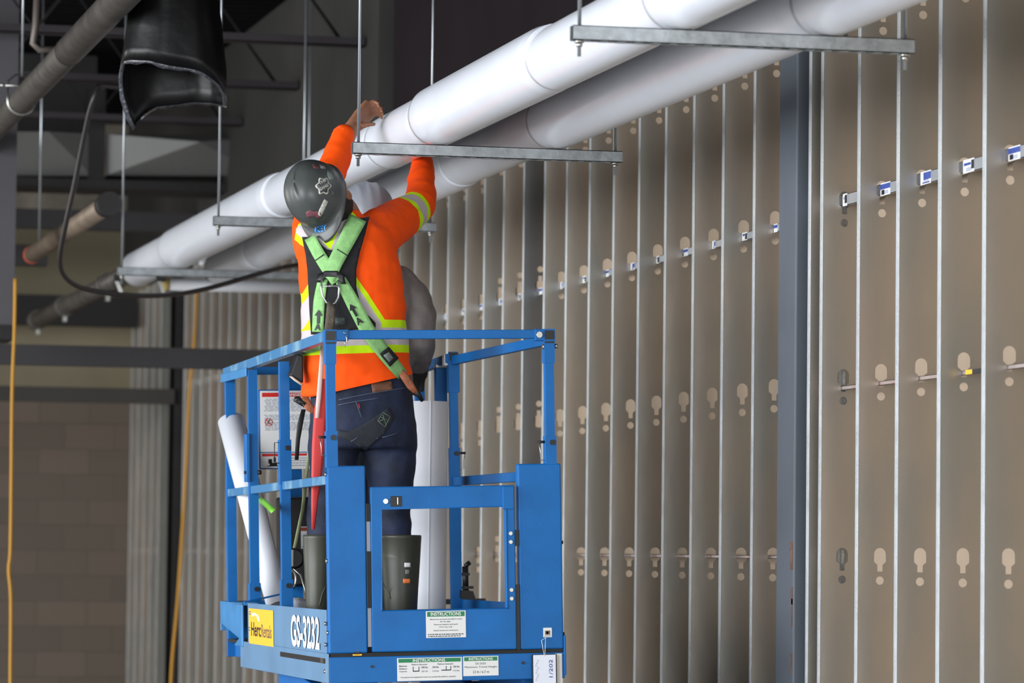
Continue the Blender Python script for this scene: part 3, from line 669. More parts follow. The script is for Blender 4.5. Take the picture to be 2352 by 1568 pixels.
# scissor stack and chassis below
mb = MB()
for k in range(4):
    z = -.18-.13*k
    for x in (.12, .66):
        lp(MB().bar((x, .1, z-.05), (x, 1.6, z+.05), .04, .09), 'scissor_arm', BLUE)
        lp(MB().bar((x+.045, .1, z+.05), (x+.045, 1.6, z-.05), .04, .09), 'scissor_arm', BLUE)
lp(MB().box(-.01, .82, -.03, 1.83, -1.12, -.68), 'chassis', BLUE, bevel=.01)
for x in (.03, .78):
    for y in (.3, 1.5):
        lp(MB().cyl((x-.05, y, -1.105), (x+.05, y, -1.105), .155, 24), 'wheel', BLACKR, bevel=.012)
# tag hanging from the lift
t0 = L2(.765, -.014, -.018)
tg = empty('inspection_tag', L2(.75, -.02, -.01), 'white paper inspection tag hanging from the blue lift corner', 'tag')
P_ = lambda x, y, z: L2(x, y, z)
n_ = (L2(1, 0, 0)-L2(0, 0, 0)); z_ = (L2(0, 0, 1)-L2(0, 0, 0)); y_ = (L2(0, 1, 0)-L2(0, 0, 0))
mb = MB(); o_ = L2(.697, -.018, -.125)
def q4(a, b_, c, e, m, l):
    pts = [o_+n_*x+z_*z-y_*l for x, z in ((a, b_), (c, b_), (c, e), (a, e))]
    mb.add(pts+[p+y_*.001 for p in pts], [(0, 1, 2, 3), (7, 6, 5, 4), (0, 4, 5, 1), (1, 5, 6, 2), (2, 6, 7, 3), (3, 7, 4, 0)], m)
q4(-.004, -.05, .082, .108, 1, 0); q4(0, -.05, .078, .106, 0, .0015)
for k in range(9): q4(.008+.0035*(k % 3), .02+.008*k, .0085+.0035*(k % 3), .026+.008*k, 2, .003)
mb.text('6 R', o_+n_*.03-z_*.008-y_*.0035, n_, z_, .016, .018, 3)
mb.text('1/202', o_+n_*.066+z_*.03-y_*.0035, z_, -n_, .06, .012, 3)
mb.build('tag_card', [PAPER, INKB, INK, LABBLUE], tg)
MB().tube([L2(.735, -.02, -.022), L2(.728, -.014, .03), L2(.745, -.016, .040)], .001, 5).tube([L2(.737, -.02, -.022), L2(.742, -.016, .04)], .001, 5).build('string', WHITE, tg)
mb = MB(); mb.box(.778, .80, -.006, -.003, -.125, -.016)
r = mb.build('white_strip_label', mat('strip_label', (225, 222, 216), .5), lift, local=True)

# ------------------------------------------------------------------ figures
def evalmesh(o):
    bpy.context.view_layer.update()
    dg = bpy.context.evaluated_depsgraph_get()
    me = bpy.data.meshes.new_from_object(o.evaluated_get(dg)); return me
def blob(name, mb, voxel, smooth, mats, parent, disp=None, attr=None, floor=None):
    """fuse the lofts in mb to one continuous surface"""
    o = mb.build('tmp', mats)
    rm = o.modifiers.new('r', 'REMESH'); rm.mode = 'VOXEL'; rm.voxel_size = voxel
    sm = o.modifiers.new('s', 'SMOOTH'); sm.factor = .5; sm.iterations = smooth
    me = evalmesh(o); bpy.data.objects.remove(o)
    if disp:
        nr = [v.normal.copy() for v in me.vertices]
        for v, n_ in zip(me.vertices, nr): v.co += n_*disp(v.co, n_)
    for p in me.polygons: p.use_smooth = True
    if attr:
        for nm, fn in attr.items():
            a = me.attributes.new(nm, 'FLOAT', 'POINT')
            a.data.foreach_set('value', [fn(v.co) for v in me.vertices])
    me.name = name
    r = bpy.data.objects.new(name, me); COL.objects.link(r)
    if parent: r.parent = parent; r.matrix_parent_inverse = rootinv(parent)
    return r
def limb(mb, pts, rs, seg=18, flat=1.0):
    """rounded tapered limb through joints, resampled smooth"""
    P = [V(p) for p in pts]; n = len(P); Q = []; R = []
    for i in range(n-1):
        p0 = P[max(i-1, 0)]; p1 = P[i]; p2 = P[i+1]; p3 = P[min(i+2, n-1)]
        for k in range(6):
            t = k/6
            Q.append(.5*((2*p1)+(p2-p0)*t+(2*p0-5*p1+4*p2-p3)*t*t+(3*p1-p0-3*p2+p3)*t**3)); R.append(rs[i]+(rs[i+1]-rs[i])*t)
    Q.append(P[-1]); R.append(rs[-1])
    mb.tube(Q, R, seg); mb.ball(Q[0], R[0]*.98, seg=16); mb.ball(Q[-1], R[-1]*.98, seg=16)
    return mb
def rings_px(mb, rows, seg=40, sq=2.3):
    """rows: (py, pxL, pxR, Yc, depth half)"""
    rg = []
    for py, l, r, yc, dh in rows:
        a, c = at(l, py, Y=yc), at(r, py, Y=yc); m_ = (a+c)/2; hw = (c-a).length/2
        rg.append([V((m_.x+hw*abs(math.cos(t))**(2/sq)*math.copysign(1, math.cos(t)), yc+dh*abs(math.sin(t))**(2/sq)*math.copysign(1, math.sin(t)), m_.z)) for t in [2*PI*k/seg for k in range(seg)]])
    mb.rings(rg[::-1], True)
    return rg
def hand(mb, wrist, kn, spread, curl, tipdir, thumb, s=1.0):
    """palm from wrist to knuckle centre, fingers bending from the palm line towards curl"""
    w, k = V(wrist), V(kn); d = (k-w).normalized(); sp = V(spread).normalized(); sp = (sp-d*sp.dot(d)).normalized(); c = V(curl).normalized()
    L = (k-w).length
    for j in range(5):
        t = -1+j*.5; mb.tube([w+sp*(t*.018*s), w+d*(L*.5)+sp*(t*.030*s), k+sp*(t*.034*s)], [.017*s, .0155*s, .0125*s], 12)
        mb.ball(k+sp*(t*.034*s), .0125*s, seg=10)
    lens = [.070, .080, .075, .060]
    for j in range(4):
        b = k+sp*((-1.5+j)*.021*s); l = lens[j]*s
        cu = tipdir[j]
        d1 = (d*math.cos(cu*.6)+c*math.sin(cu*.6)).normalized(); d2 = (d*math.cos(cu*1.5)+c*math.sin(cu*1.5)).normalized(); d3 = (d*math.cos(cu*2.3)+c*math.sin(cu*2.3)).normalized()
        p1 = b+d1*(l*.45); p2 = p1+d2*(l*.32); p3 = p2+d3*(l*.25)
        mb.tube([b, p1, p2, p3], [.0098*s, .0092*s, .0085*s, .007*s], 10); mb.ball(p1, .0094*s, seg=8); mb.ball(p2, .0086*s, seg=8); mb.ball(p3, .007*s, seg=8)
    tb = w+d*(L*.3)+V(thumb[0])*.028*s; t1 = tb+V(thumb[1]).normalized()*.034*s; t2 = t1+V(thumb[2]).normalized()*.028*s
    mb.tube([tb, t1, t2], [.0135*s, .0105*s, .008*s], 10); mb.ball(t1, .0108*s, seg=8); mb.ball(t2, .008*s, seg=8)
def sdist(p, a, b):
    ab = b-a; t = max(0, min(1, (p-a).dot(ab)/ab.dot(ab))); return (p-(a+ab*t)).length

SKIN = mat('brown_skin', (150, 104, 80), .5, 0, .12, 30, .15, 150)
HAIR = mat('dark_hair', (28, 22, 20), .7, 0, .3, 60, .5, 200)
Yw = 13.85
person = empty('person', (2.66, Yw, LZ+.01), 'person in orange high-visibility shirt and green harness reaching up to the pipe', 'person')
# joints
shL = at(722, 548, Y=13.92); elL = at(742, 432, Y=14.16); wrL = at(806, 296, Y=14.34)
shR = at(858, 545, Y=13.90); elR = at(962, 474, Y=14.16); wrR = at(970, 368, Y=14.42)
neck = at(800, 520, Y=13.86)
# helmet frame
hu = V((-.70, -.64, .26)).normalized()                      # crown direction
hb = V((-.06, -.44, -.90)); hb = (hb-hu*hb.dot(hu)).normalized()   # brim direction (back of the head)
hs = hu.cross(hb).normalized()
if hs.x < 0: hs = -hs
hc = at(737, 456, Y=13.81)
headc = hc-hu*.035-hb*.012
# --- bare body
bm_ = MB()
bm_.ball(headc, (.073, .092, .105), (hs, hb, hu), 24)
bm_.ball(headc-hb*.045-hu*.03, (.058, .055, .07), (hs, hb, hu), 20)        # face mass, looking up
bm_.ball(headc-hb*.085-hu*.075, (.035, .03, .035), (hs, hb, hu), 14)       # chin
bm_.ball(headc-hb*.105-hu*.02, (.012, .018, .022), (hs, hb, hu), 12)       # nose
bm_.tube([headc-hb*.098-hu*.052-hs*.02, headc-hb*.104-hu*.052, headc-hb*.098-hu*.052+hs*.02], .006, 8)   # lips
for s_ in (-1, 1):
    bm_.ball(headc-hb*.088+hu*.005+hs*(.030*s_), (.014, .012, .010), (hs, hb, hu), 10)     # eyelids
    bm_.ball(headc+hs*(.076*s_)-hu*.02, (.010, .022, .032), (hs, hb, hu), 14)             # ears
limb(bm_, [headc-hu*.05+hb*.01, at(792, 496, Y=13.87), neck+V((0, 0, -.04))], [.062, .058, .066])
rings_px(bm_, [(500, 775, 825, 13.88, .05), (530, 715, 870, 13.88, .09), (600, 695, 905, 13.85, .10), (700, 702, 915, 13.83, .105), (800, 720, 905, 13.85, .09), (900, 730, 920, 13.86, .09), (980, 730, 930, 13.86, .10)])
limb(bm_, [shL, elL, wrL], [.055, .045, .030]); limb(bm_, [shR, elR, wrR], [.055, .045, .030])
hipL = at(768, 1000, Y=13.86); knL = at(752, 1200, Y=13.87); anL = at(733, 1425, Y=13.86)
hipR = at(888, 1000, Y=13.86); knR = at(900, 1200, Y=13.86); anR = at(918, 1425, Y=13.86)
limb(bm_, [hipL, knL, anL], [.07, .045, .034]); limb(bm_, [hipR, knR, anR], [.07, .045, .034])
for a_ in (anL, anR): limb(bm_, [a_+V((0, -.03, -.01)), a_+V((0, .14, -.03))], [.035, .03])
# hands
knuL = at(847, 251, Y=14.40)
hand(bm_, wrL, knuL, (.45, .55, -.55), (.85, -.35, -.35), (1.15, 1.15, 1.1, 1.05), ((.5, -.4, -.5), (.9, .1, .25), (.95, .1, .1)), .92)
palmR = V((P1[0]+.135, 14.54, P1[1]-.03)); 
hand(bm_, wrR, palmR, (0, 1, -.3), (-.8, .1, .5), (.4, .42, .45, .5), ((-.2, -.8, 0), (-.1, -.6, .6), (-.3, -.1, .9)))
body = blob('body', bm_, .0048, 2, [SKIN], person)
# eyes and brows, hair
MB().ball(headc-hb*.0985+hu*.005+hs*.030, .006, seg=10).ball(headc-hb*.0985+hu*.005-hs*.030, .006, seg=10).build('eyes', mat('eye_white', (220, 215, 210), .3), person)
hm = MB(); hm.ball(headc+hb*.026-hu*.022, (.080, .092, .098), (hs, hb, hu), 24)
hair = blob('hair', hm, .006, 2, [HAIR], person, disp=lambda p, n: (.004*noise.noise(p*90)) if (p-headc).dot(hb) > -.03 and (p-headc).dot(hu) > -.075 else -.02)
# --- jeans
jm = MB()
jrows = [(855, 716, 938, 13.86, .118), (875, 715, 941, 13.86, .124), (905, 714, 946, 13.86, .132), (950, 712, 950, 13.855, .145), (1000, 712, 955, 13.855, .145), (1030, 716, 954, 13.86, .13)]
rings_px(jm, jrows)
limb(jm, [at(768, 990, Y=13.86), at(762, 1100, Y=13.87), at(748, 1200, Y=13.87), at(737, 1275, Y=13.86)], [.098, .082, .068, .046])
limb(jm, [at(890, 990, Y=13.86), at(897, 1080, Y=13.87), at(902, 1190, Y=13.86), at(915, 1275, Y=13.86)], [.104, .090, .068, .050])
def jd(p, n):
    d_ = .005*noise.noise(V((p.x*9, p.y*9, p.z*16)))+.003*noise.noise(p*26)
    return d_
JEAN = mat('dark_denim', (20, 30, 54), .75, 0, .35, 14, .25, 260, col2=(30, 42, 72))
jeans = blob('jeans', jm, .009, 5, [JEAN], person, jd)
# --- shirt
sm_ = MB()
srows = [(484, 790, 828, 13.86, .052), (498, 778, 832, 13.87, .07), (510, 742, 866, 13.88, .10), (528, 706, 892, 13.88, .125), (560, 690, 906, 13.87, .14), (600, 686, 916, 13.86, .145), (650, 688, 922, 13.85, .145), (700, 692, 929, 13.85, .145), (760, 696, 932, 13.85, .142), (820, 697, 937, 13.85, .14), (870, 696, 946, 13.86, .145), (902, 693, 942, 13.86, .152), (914, 694, 930, 13.86, .150)]
rings_px(sm_, srows)
cufL = at(788, 312, Y=14.31); cufR = wrR+V((0, 0, -.015))
limb(sm_, [at(752, 590, Y=13.9), shL, at(728, 480, Y=14.03), elL, at(768, 375, Y=14.25), cufL], [.10, .082, .066, .062, .054, .042])
limb(sm_, [at(820, 600, Y=13.88), shR, at(905, 512, Y=14.02), elR+V((-.005, 0, -.002)), at(968, 420, Y=14.28), cufR], [.12, .094, .078, .062, .050, .042])
upR = (elR-at(870, 530, Y=13.94)).normalized(); bandc = at(943, 488, Y=14.10)
hit = {}
def xz(px, py): q = at(px, py, Y=13.70); return V((q.x, 0, q.z))
X1a, X1b = xz(808, 500), xz(700, 745); X2a, X2b = xz(712, 520), xz(866, 745)
zbL, zbR = xz(700, 776).z, xz(930, 770).z; xbL, xbR = xz(700, 776).x, xz(930, 770).x
def tape(p):
    q = V((p.x, 0, p.z)); zb = zbL+(zbR-zbL)*(p.x-xbL)/(xbR-xbL)
    u = abs(p.z-zb)*(.036/.058)                                # waist band scaled to strap width
    if p.y < 13.9: u = min(u, sdist(q, X1a, X1b), sdist(q, X2a, X2b))
    else:
        if xz(720, 500).z > p.z: u = min(u, abs(abs(p.x-2.63)-.11)*1.2)
    d_ = p-bandc; t = d_.dot(upR)
    if (d_-upR*t).length < .12 and p.x > at(905, 500, Y=14).x: u = min(u, abs(t-.012*0)*.036/.052)
    return u
def sdp(p, n):
    d_ = 0
    # sagging folds across the lower back, pulling folds towards the raised arms
    low = max(0, min(1, (2.62-p.z)/.3))
    d_ += low*.009*noise.noise(V((p.x*6+p.z*5, p.y*5, p.z*17)))+.0045*noise.noise(V((p.x*8-p.z*5, p.y*8, p.z*9)))
    d_ += .0018*noise.noise(p*34)
    a = 1-abs(noise.noise(V((p.x*5+p.z*9, p.y*6, p.z*5-p.x*6))))*3.2
    d_ += .005*max(0, a)*(1 if p.z > 2.45 else .7)
    return d_
SH = bpy.data.materials.new('orange_hi_vis_knit'); SH.use_nodes = True; nt = SH.node_tree; b = nt.nodes['Principled BSDF']; b.inputs['Roughness'].default_value = .75
b.inputs['Specular IOR Level'].default_value = .2
at_ = nt.nodes.new('ShaderNodeAttribute'); at_.attribute_name = 'tape'
rp = nt.nodes.new('ShaderNodeValToRGB'); rp.color_ramp.interpolation = 'CONSTANT'
mu = nt.nodes.new('ShaderNodeMath'); mu.operation = 'MULTIPLY'; mu.inputs[1].default_value = 10
nt.links.new(at_.outputs['Fac'], mu.inputs[0]); nt.links.new(mu.outputs[0], rp.inputs[0])
e = rp.color_ramp.elements; e[0].position = 0; e[0].color = srgb(196, 186, 188); e[1].position = .19; e[1].color = srgb(200, 240, 20)
e2 = rp.color_ramp.elements.new(.36); e2.color = srgb(255, 84, 8)
nt.links.new(rp.outputs[0], b.inputs['Base Color'])
shirt = blob('shirt', sm_, .0085, 5, [SH], person, sdp, {'tape': tape})
ha, hb_, hc_ = at(690, 917, Y=13.7), at(935, 862, Y=13.7), at(815, 889, Y=14.0)
hn_ = (hb_-ha).cross(hc_-ha).normalized()
if hn_.z < 0: hn_ = -hn_
bmh = bmesh.new(); bmh.from_mesh(shirt.data); inv = wmat(shirt).inverted()
bmesh.ops.bisect_plane(bmh, geom=bmh.verts[:]+bmh.edges[:]+bmh.faces[:], plane_co=inv @ ha, plane_no=hn_, clear_inner=True)
bmh.to_mesh(shirt.data); bmh.free()
# collar & cuffs
MB().tube([cufL+V((-.002, 0, -.004)), cufL+(wrL-cufL).normalized()*.012], [.043, .040], 20).build('cuff', mat('orange_rib', (252, 80, 10), .8), person)
# brown waist label + pocket stitching
bpy.context.view_layer.update()
def bvh(*obs):
    vs, fs = [], []
    for o in obs:
        mw = wmat(o); b_ = len(vs); vs += [mw @ v.co for v in o.data.vertices]; fs += [[b_+i for i in p.vertices] for p in o.data.polygons]
    return BVHTree.FromPolygons(vs, fs)
TREE = bvh(shirt, jeans); TS = bvh(shirt); TJ = bvh(jeans)
def onto(px, py, off, tree=TREE, Yf=13.7):
    d_ = (at(px, py, Y=20)-EYE).normalized(); h = tree.ray_cast(EYE, d_)
    if h[0] is None: return at(px, py, Y=Yf)
    return h[0]-d_*off
def patch(name, outline, off, m, parent, th=.003, tree=TREE, step=7, Yf=13.7):
    """sheet cut to an outline and laid over the clothes"""
    out = []
    for i in range(len(outline)):
        a, c = V(outline[i]), V(outline[(i+1) % len(outline)]); k = max(1, int((c-a).length/step))
        out += [a+(c-a)*(j/k) for j in range(k)]
    xs_ = [p.x for p in out]; ys_ = [p.y for p in out]; pts = [p.copy() for p in out]; n0 = len(pts)
    from mathutils.geometry import intersect_point_line
    def inside(x, y):
        c = False; j = n0-1
        for i in range(n0):
            if (out[i].y > y) != (out[j].y > y) and x < (out[j].x-out[i].x)*(y-out[i].y)/(out[j].y-out[i].y)+out[i].x: c = not c
            j = i
        return c
    y = min(ys_)+step*.6
    while y < max(ys_):
        x = min(xs_)+step*.6
        while x < max(xs_):
            if inside(x, y) and min((V((x, y))-p).length for p in out) > step*.5: pts.append(V((x, y)))
            x += step
        y += step
    r_ = delaunay_2d_cdt(pts, [], [list(range(n0))], 1, .01)
    mb = MB(); v3 = [onto(p.x, p.y, off, tree, Yf) for p in r_[0]]
    mb.add(v3, [tuple(f)[::-1] for f in r_[2]], 0, True)
    o = mb.build(name, m, parent); s_ = o.modifiers.new('th', 'SOLIDIFY'); s_.thickness = th; s_.offset = 0
    return o
def strap(name, path, w, off, m, parent, th=.003, tree=TREE, n=5, Yf=13.7):
    """webbing laid along a line over the clothes; path of (px, py, width px)"""
    P = []; 
    for i in range(len(path)-1):
        a, c = V(path[i][:2]), V(path[i+1][:2]); k = max(1, int((c-a).length/8))
        wa = path[i][2] if len(path[i]) > 2 else w; wc = path[i+1][2] if len(path[i+1]) > 2 else w
        P += [(a+(c-a)*(j/k), wa+(wc-wa)*j/k) for j in range(k)]
    P.append((V(path[-1][:2]), path[-1][2] if len(path[-1]) > 2 else w))
    rows = []
    for i, (p, ww) in enumerate(P):
        d_ = (P[min(i+1, len(P)-1)][0]-P[max(i-1, 0)][0]).normalized(); nn = V((-d_.y, d_.x))
        rows.append([onto(*(p+nn*(ww*(j/(n-1)-.5))), off, tree, Yf) for j in range(n)])
    # ease out folds along the webbing
    for _ in range(3):
        for i in range(1, len(rows)-1):
            for j in range(n): rows[i][j] = rows[i][j]*.5+(rows[i-1][j]+rows[i+1][j])*.25
    mb = MB(); vs_ = [v for r_ in rows for v in r_]
    mb.add(vs_, [(i*n+j, i*n+j+1, (i+1)*n+j+1, (i+1)*n+j) for i in range(len(rows)-1) for j in range(n-1)], 0, True)
    o = mb.build(name, m, parent); s_ = o.modifiers.new('th', 'SOLIDIFY'); s_.thickness = th; s_.offset = 0
    return o
HG = mat('harness_green_webbing', (138, 190, 118), .7, 0, .15, 50, .35, 300)
PAD = mat('harness_black_pad', (20, 20, 24), .8, 0, .2, 40, .3, 200)
hn = empty('safety_harness', (2.6, 13.7, 2.2), 'green and black full body harness worn over the orange shirt', 'harness')
patch('back_pad', [(696, 545), (726, 545), (738, 562), (752, 574), (764, 576), (776, 566), (792, 540), (806, 506), (848, 500), (838, 540), (826, 580), (818, 620), (818, 660), (826, 690), (842, 720), (862, 742), (862, 752), (716, 768), (712, 700), (708, 620), (704, 585)], .010, PAD, hn, .010)
strap('shoulder_strap', [(822, 500, 42), (800, 545, 38), (772, 598, 34), (752, 640, 34)], 38, .027, HG, hn)
strap('shoulder_strap', [(712, 545, 26), (730, 580, 28), (752, 615, 30), (775, 645, 32)], 30, .024, HG, hn)
strap('back_strap', [(742, 640, 22), (733, 690, 26), (730, 762, 26)], 26, .019, HG, hn)
strap('back_strap', [(782, 642, 26), (808, 690, 32), (842, 755, 34), (868, 792, 34), (905, 838, 30), (925, 862, 26)], 32, .019, HG, hn)
patch('strap_label', [(872, 812), (893, 796), (916, 822), (896, 842)], .027, INKB, hn, .002)
patch('strap_label', [(880, 816), (893, 808), (904, 822), (894, 832)], .0295, mat('label_mesh_grey', (120, 130, 125), .6), hn, .001)
strap('hip_strap', [(694, 806, 16), (720, 800, 18), (745, 790, 20)], 18, .014, HG, hn)
strap('stitch_line', [(774, 572), (800, 588)], 2, .0305, INKB, hn, .001)
strap('stitch_line', [(724, 598), (744, 584)], 2, .0275, INKB, hn, .001)
patch('back_plate', [(726, 648), (732, 630), (748, 622), (775, 622), (790, 634), (794, 652), (784, 652), (776, 636), (748, 636), (740, 648)], .028, BLACKP, hn, .007)
# D ring
def face(px, py, y): return at(px, py, Y=y)
q0 = onto(757, 655, .034); yy = q0.y
dr = [(739, 642), (738, 664), (741, 680), (749, 694), (759, 700), (770, 695), (777, 682), (779, 664), (776, 643)]
MB().tube([at(x, y, Y=yy-.004) for x, y in dr], .0038, 10).tube([at(741, 657, Y=yy-.004), at(777, 657, Y=yy-.004)], .0038, 10).build('d_ring', mat('d_ring_steel', (205, 208, 212), .25, .9), hn)
patch('maker_patch', [(770, 728), (794, 728), (794, 746), (770, 746)], .017, mat('patch_dark_green', (48, 62, 58), .6), hn, .0015)
patch('maker_patch', [(772, 736), (792, 736), (792, 741), (772, 741)], .019, INK, hn, .0008)
def laidtext(txt, px, py, ang, w, h, off, m, parent, name='lettering', tree=TREE):
    mb0 = MB().text(txt, (0, 0, 0), (1, 0, 0), (0, 1, 0), w, h, bold=.03)
    ca, sa = math.cos(ang), math.sin(ang); mb = MB()
    mb.v = [onto(px+v.x*ca+v.y*sa, py+v.x*sa-v.y*ca, off, tree) for v in mb0.v]; mb.f = mb0.f; mb.mi = mb0.mi; mb.sm = mb0.sm
    return mb.build(name, m, parent)
def arrow(px, py, ang, s_, off, parent):
    ca, sa = math.cos(ang), math.sin(ang); pts = [(-3, -16), (3, -16), (3, 2), (9, 2), (0, 16), (-9, 2), (-3, 2)]
    loop = [onto(px+(x*ca+y*sa)*s_, py+(x*sa-y*ca)*s_, off) for x, y in pts]
    return MB().add(loop, [(0, 1, 2, 6), (2, 3, 4, 5, 6)]).build('arrow_mark', INKB, parent)
arrow(731, 727, .05, 1.0, .026, hn); laidtext('A', 722, 758, .05, 14, 15, .026, INKB, hn)
arrow(812, 712, -.52, 1.0, .026, hn); laidtext('A', 822, 748, -.52, 16, 17, .026, INKB, hn)
# lanyard: grey webbing, red sleeve
ln = empty('safety_lanyard', onto(760, 740, .05), 'red and grey shock-absorbing lanyard hanging from the back ring', 'lanyard')
def ribbon(name, path, m, parent, th=.003):
    """path of (px, py, Y, width m)"""
    rows = []
    for i, (px, py, y, w) in enumerate(path):
        c = at(px, py, Y=y); rows.append([c+V((-w/2, 0, 0)), c+V((-w/4, -.002, 0)), c+V((w/4, -.002, 0)), c+V((w/2, 0, 0))])
    mb = MB(); mb.add([v for r_ in rows for v in r_], [(i*4+j, i*4+j+1, i*4+j+5, i*4+j+4) for i in range(len(rows)-1) for j in range(3)], 0, True)
    o = mb.build(name, m, parent); s_ = o.modifiers.new('th', 'SOLIDIFY'); s_.thickness = th; s_.offset = 0; return o
ribbon('webbing', [(757, 694, yy-.012, .016), (760, 712, yy-.016, .03), (758, 740, yy-.02, .034), (752, 775, yy-.03, .03), (742, 800, yy-.05, .014)], mat('grey_brown_webbing', (88, 80, 68), .8, 0, .4, 40, .4, 200), ln, .006)
ribbon('edge_webbing', [(741, 790, 13.60, .012), (737, 850, 13.56, .014), (733, 905, 13.54, .016), (728, 960, 13.52, .012)], mat('pale_sleeve', (226, 196, 188), .6), ln)
ribbon('red_sleeve', [(742, 870, 13.56, .022), (736, 940, 13.54, .044), (731, 1020, 13.52, .044), (727, 1090, 13.5, .036), (722, 1160, 13.5, .02), (719, 1215, 13.5, .008)], mat('red_sleeve', (206, 62, 60), .6, 0, .08, 8), ln, .006)
ribbon('pale_webbing', [(712, 1010, 13.9, .01), (705, 1080, 13.95, .01), (695, 1170, 14.0, .012), (676, 1262, 14.05, .012)], mat('pale_green_webbing', (150, 160, 120), .7), ln)
mb = MB().tube([at(668, 1300, Y=14.05), at(690, 1320, Y=14.05), at(700, 1350, Y=14.04), at(708, 1392, Y=14.03)], .004, 8).tube([at(664+16*math.cos(t), 1330+24*math.sin(t), Y=14.05) for t in [i*PI/8 for i in range(16)]], .005, 8, closed=True)
mb.build('snap_hook', mat('hook_steel', (150, 150, 145), .25, .9), ln)
rt = empty('retractable_block', at(676, 1282, Y=14.06), 'round black lanyard retractor hanging inside the left rail', 'safety device')
MB().tube([at(676, 1282, Y=14.02), at(676, 1282, Y=14.03), at(676, 1282, Y=14.07), at(676, 1282, Y=14.08)], [.030, .038, .038, .030], 24).build('housing', BLACKP, rt)
MB().box(*[v for v in (at(658, 1282, Y=14.05).x, at(668, 1282, Y=14.05).x)], 14.0, 14.02, at(660, 1300, Y=14).z, at(660, 1262, Y=14).z).build('label_clip', STEELB, rt)
# tool holsters
BRN = mat('brown_leather', (158, 92, 62), .6, 0, .3, 20, .3, 80)
ts = empty('tool_holster', at(712, 930, Y=13.8), 'brown leather tool loop with black strap at the left hip', 'tool holster')
ribbon('leather_loop', [(700, 912, 13.72, .02), (706, 930, 13.71, .032), (716, 942, 13.71, .034), (728, 950, 13.72, .012)], BRN, ts, .012)
MB().ball(at(684, 917, Y=13.72), (.014, .012, .012)).tube([at(676, 915, Y=13.72), at(690, 922, Y=13.72), at(702, 930, Y=13.71)], [.009, .012, .01], 10).build('tool_head', BLACKP, ts)
ribbon('hanging_strap', [(697, 940, 13.72, .014), (689, 975, 13.72, .018), (684, 1010, 13.72, .014), (681, 1056, 13.72, .012)], BLACKR, ts, .004)
tp = empty('tool_holster', at(940, 890, Y=13.8), 'brown leather tool loop with black tip at the right hip', 'tool holster')
ribbon('leather_loop', [(912, 842, 13.74, .014), (930, 866, 13.735, .034), (945, 890, 13.74, .028), (956, 902, 13.75, .016)], BRN, tp, .012)
MB().tube([at(952, 898, Y=13.75), at(962, 906, Y=13.75), at(970, 920, Y=13.76)], [.010, .009, .007], 10).build('tool_tip', BLACKR, tp)
pc = empty('black_pouch', at(682, 855, Y=13.9), 'black pouch with pale trim hanging at the left hip', 'pouch')
mb = MB(); a1 = [at(x, y, Y=13.78) for x, y in ((697, 815), (697, 880), (666, 862), (684, 812))]; mb.add(a1+[p+V((0, .06, 0)) for p in a1], [(0, 1, 2, 3), (7, 6, 5, 4), (0, 4, 5, 1), (1, 5, 6, 2), (2, 6, 7, 3), (3, 7, 4, 0)]); mb.build('pouch_body', BLACKP, pc, bevel=.006)
ribbon('pale_trim', [(668, 864, 13.775, .010), (680, 874, 13.775, .012), (694, 884, 13.775, .010)], mat('pale_trim', (205, 190, 170), .6), pc)
# jeans details
patch('waist_label', [(852, 880), (898, 874), (902, 894), (856, 902)], .008, mat('leather_label', (112, 72, 52), .7, 0, .2, 30), person, .002, TJ)
HK = mat('denim_patch_dark', (38, 42, 50), .85, 0, .1, 20, .2, 100)
SEAM = mat('denim_seam', (84, 96, 120), .8)
patch('thigh_patch', [(772, 985), (800, 992), (850, 965), (893, 935), (905, 960), (880, 1000), (840, 1035), (818, 1020), (776, 1002)], .006, HK, person, .002)
for pth in ([(778, 918), (840, 905), (932, 890)], [(776, 930), (815, 922), (870, 914)], [(817, 920), (825, 945), (830, 958)], [(820, 1020), (834, 1034), (852, 1020), (868, 1005)], [(806, 1014), (822, 1004)], [(878, 1004), (900, 1000), (912, 994)]):
    strap('seam', pth, 1.6, .008, SEAM, person, .001, TJ, 3)
strap('red_tab', [(824, 926), (826, 938)], 2.2, .010, RED, person, .001, TJ, 3)
mb_ = mat('patch_thread', (92, 110, 92), .8)
for pth in ([(868, 966), (880, 947)], [(880, 947), (896, 957)], [(896, 957), (884, 980)], [(884, 980), (868, 966)], [(872, 966), (888, 962)], [(876, 958), (890, 966)], [(880, 952), (886, 974)]):
    strap('patch_stitch', pth, 1.8, .010, mb_, person, .001, TJ, 3)
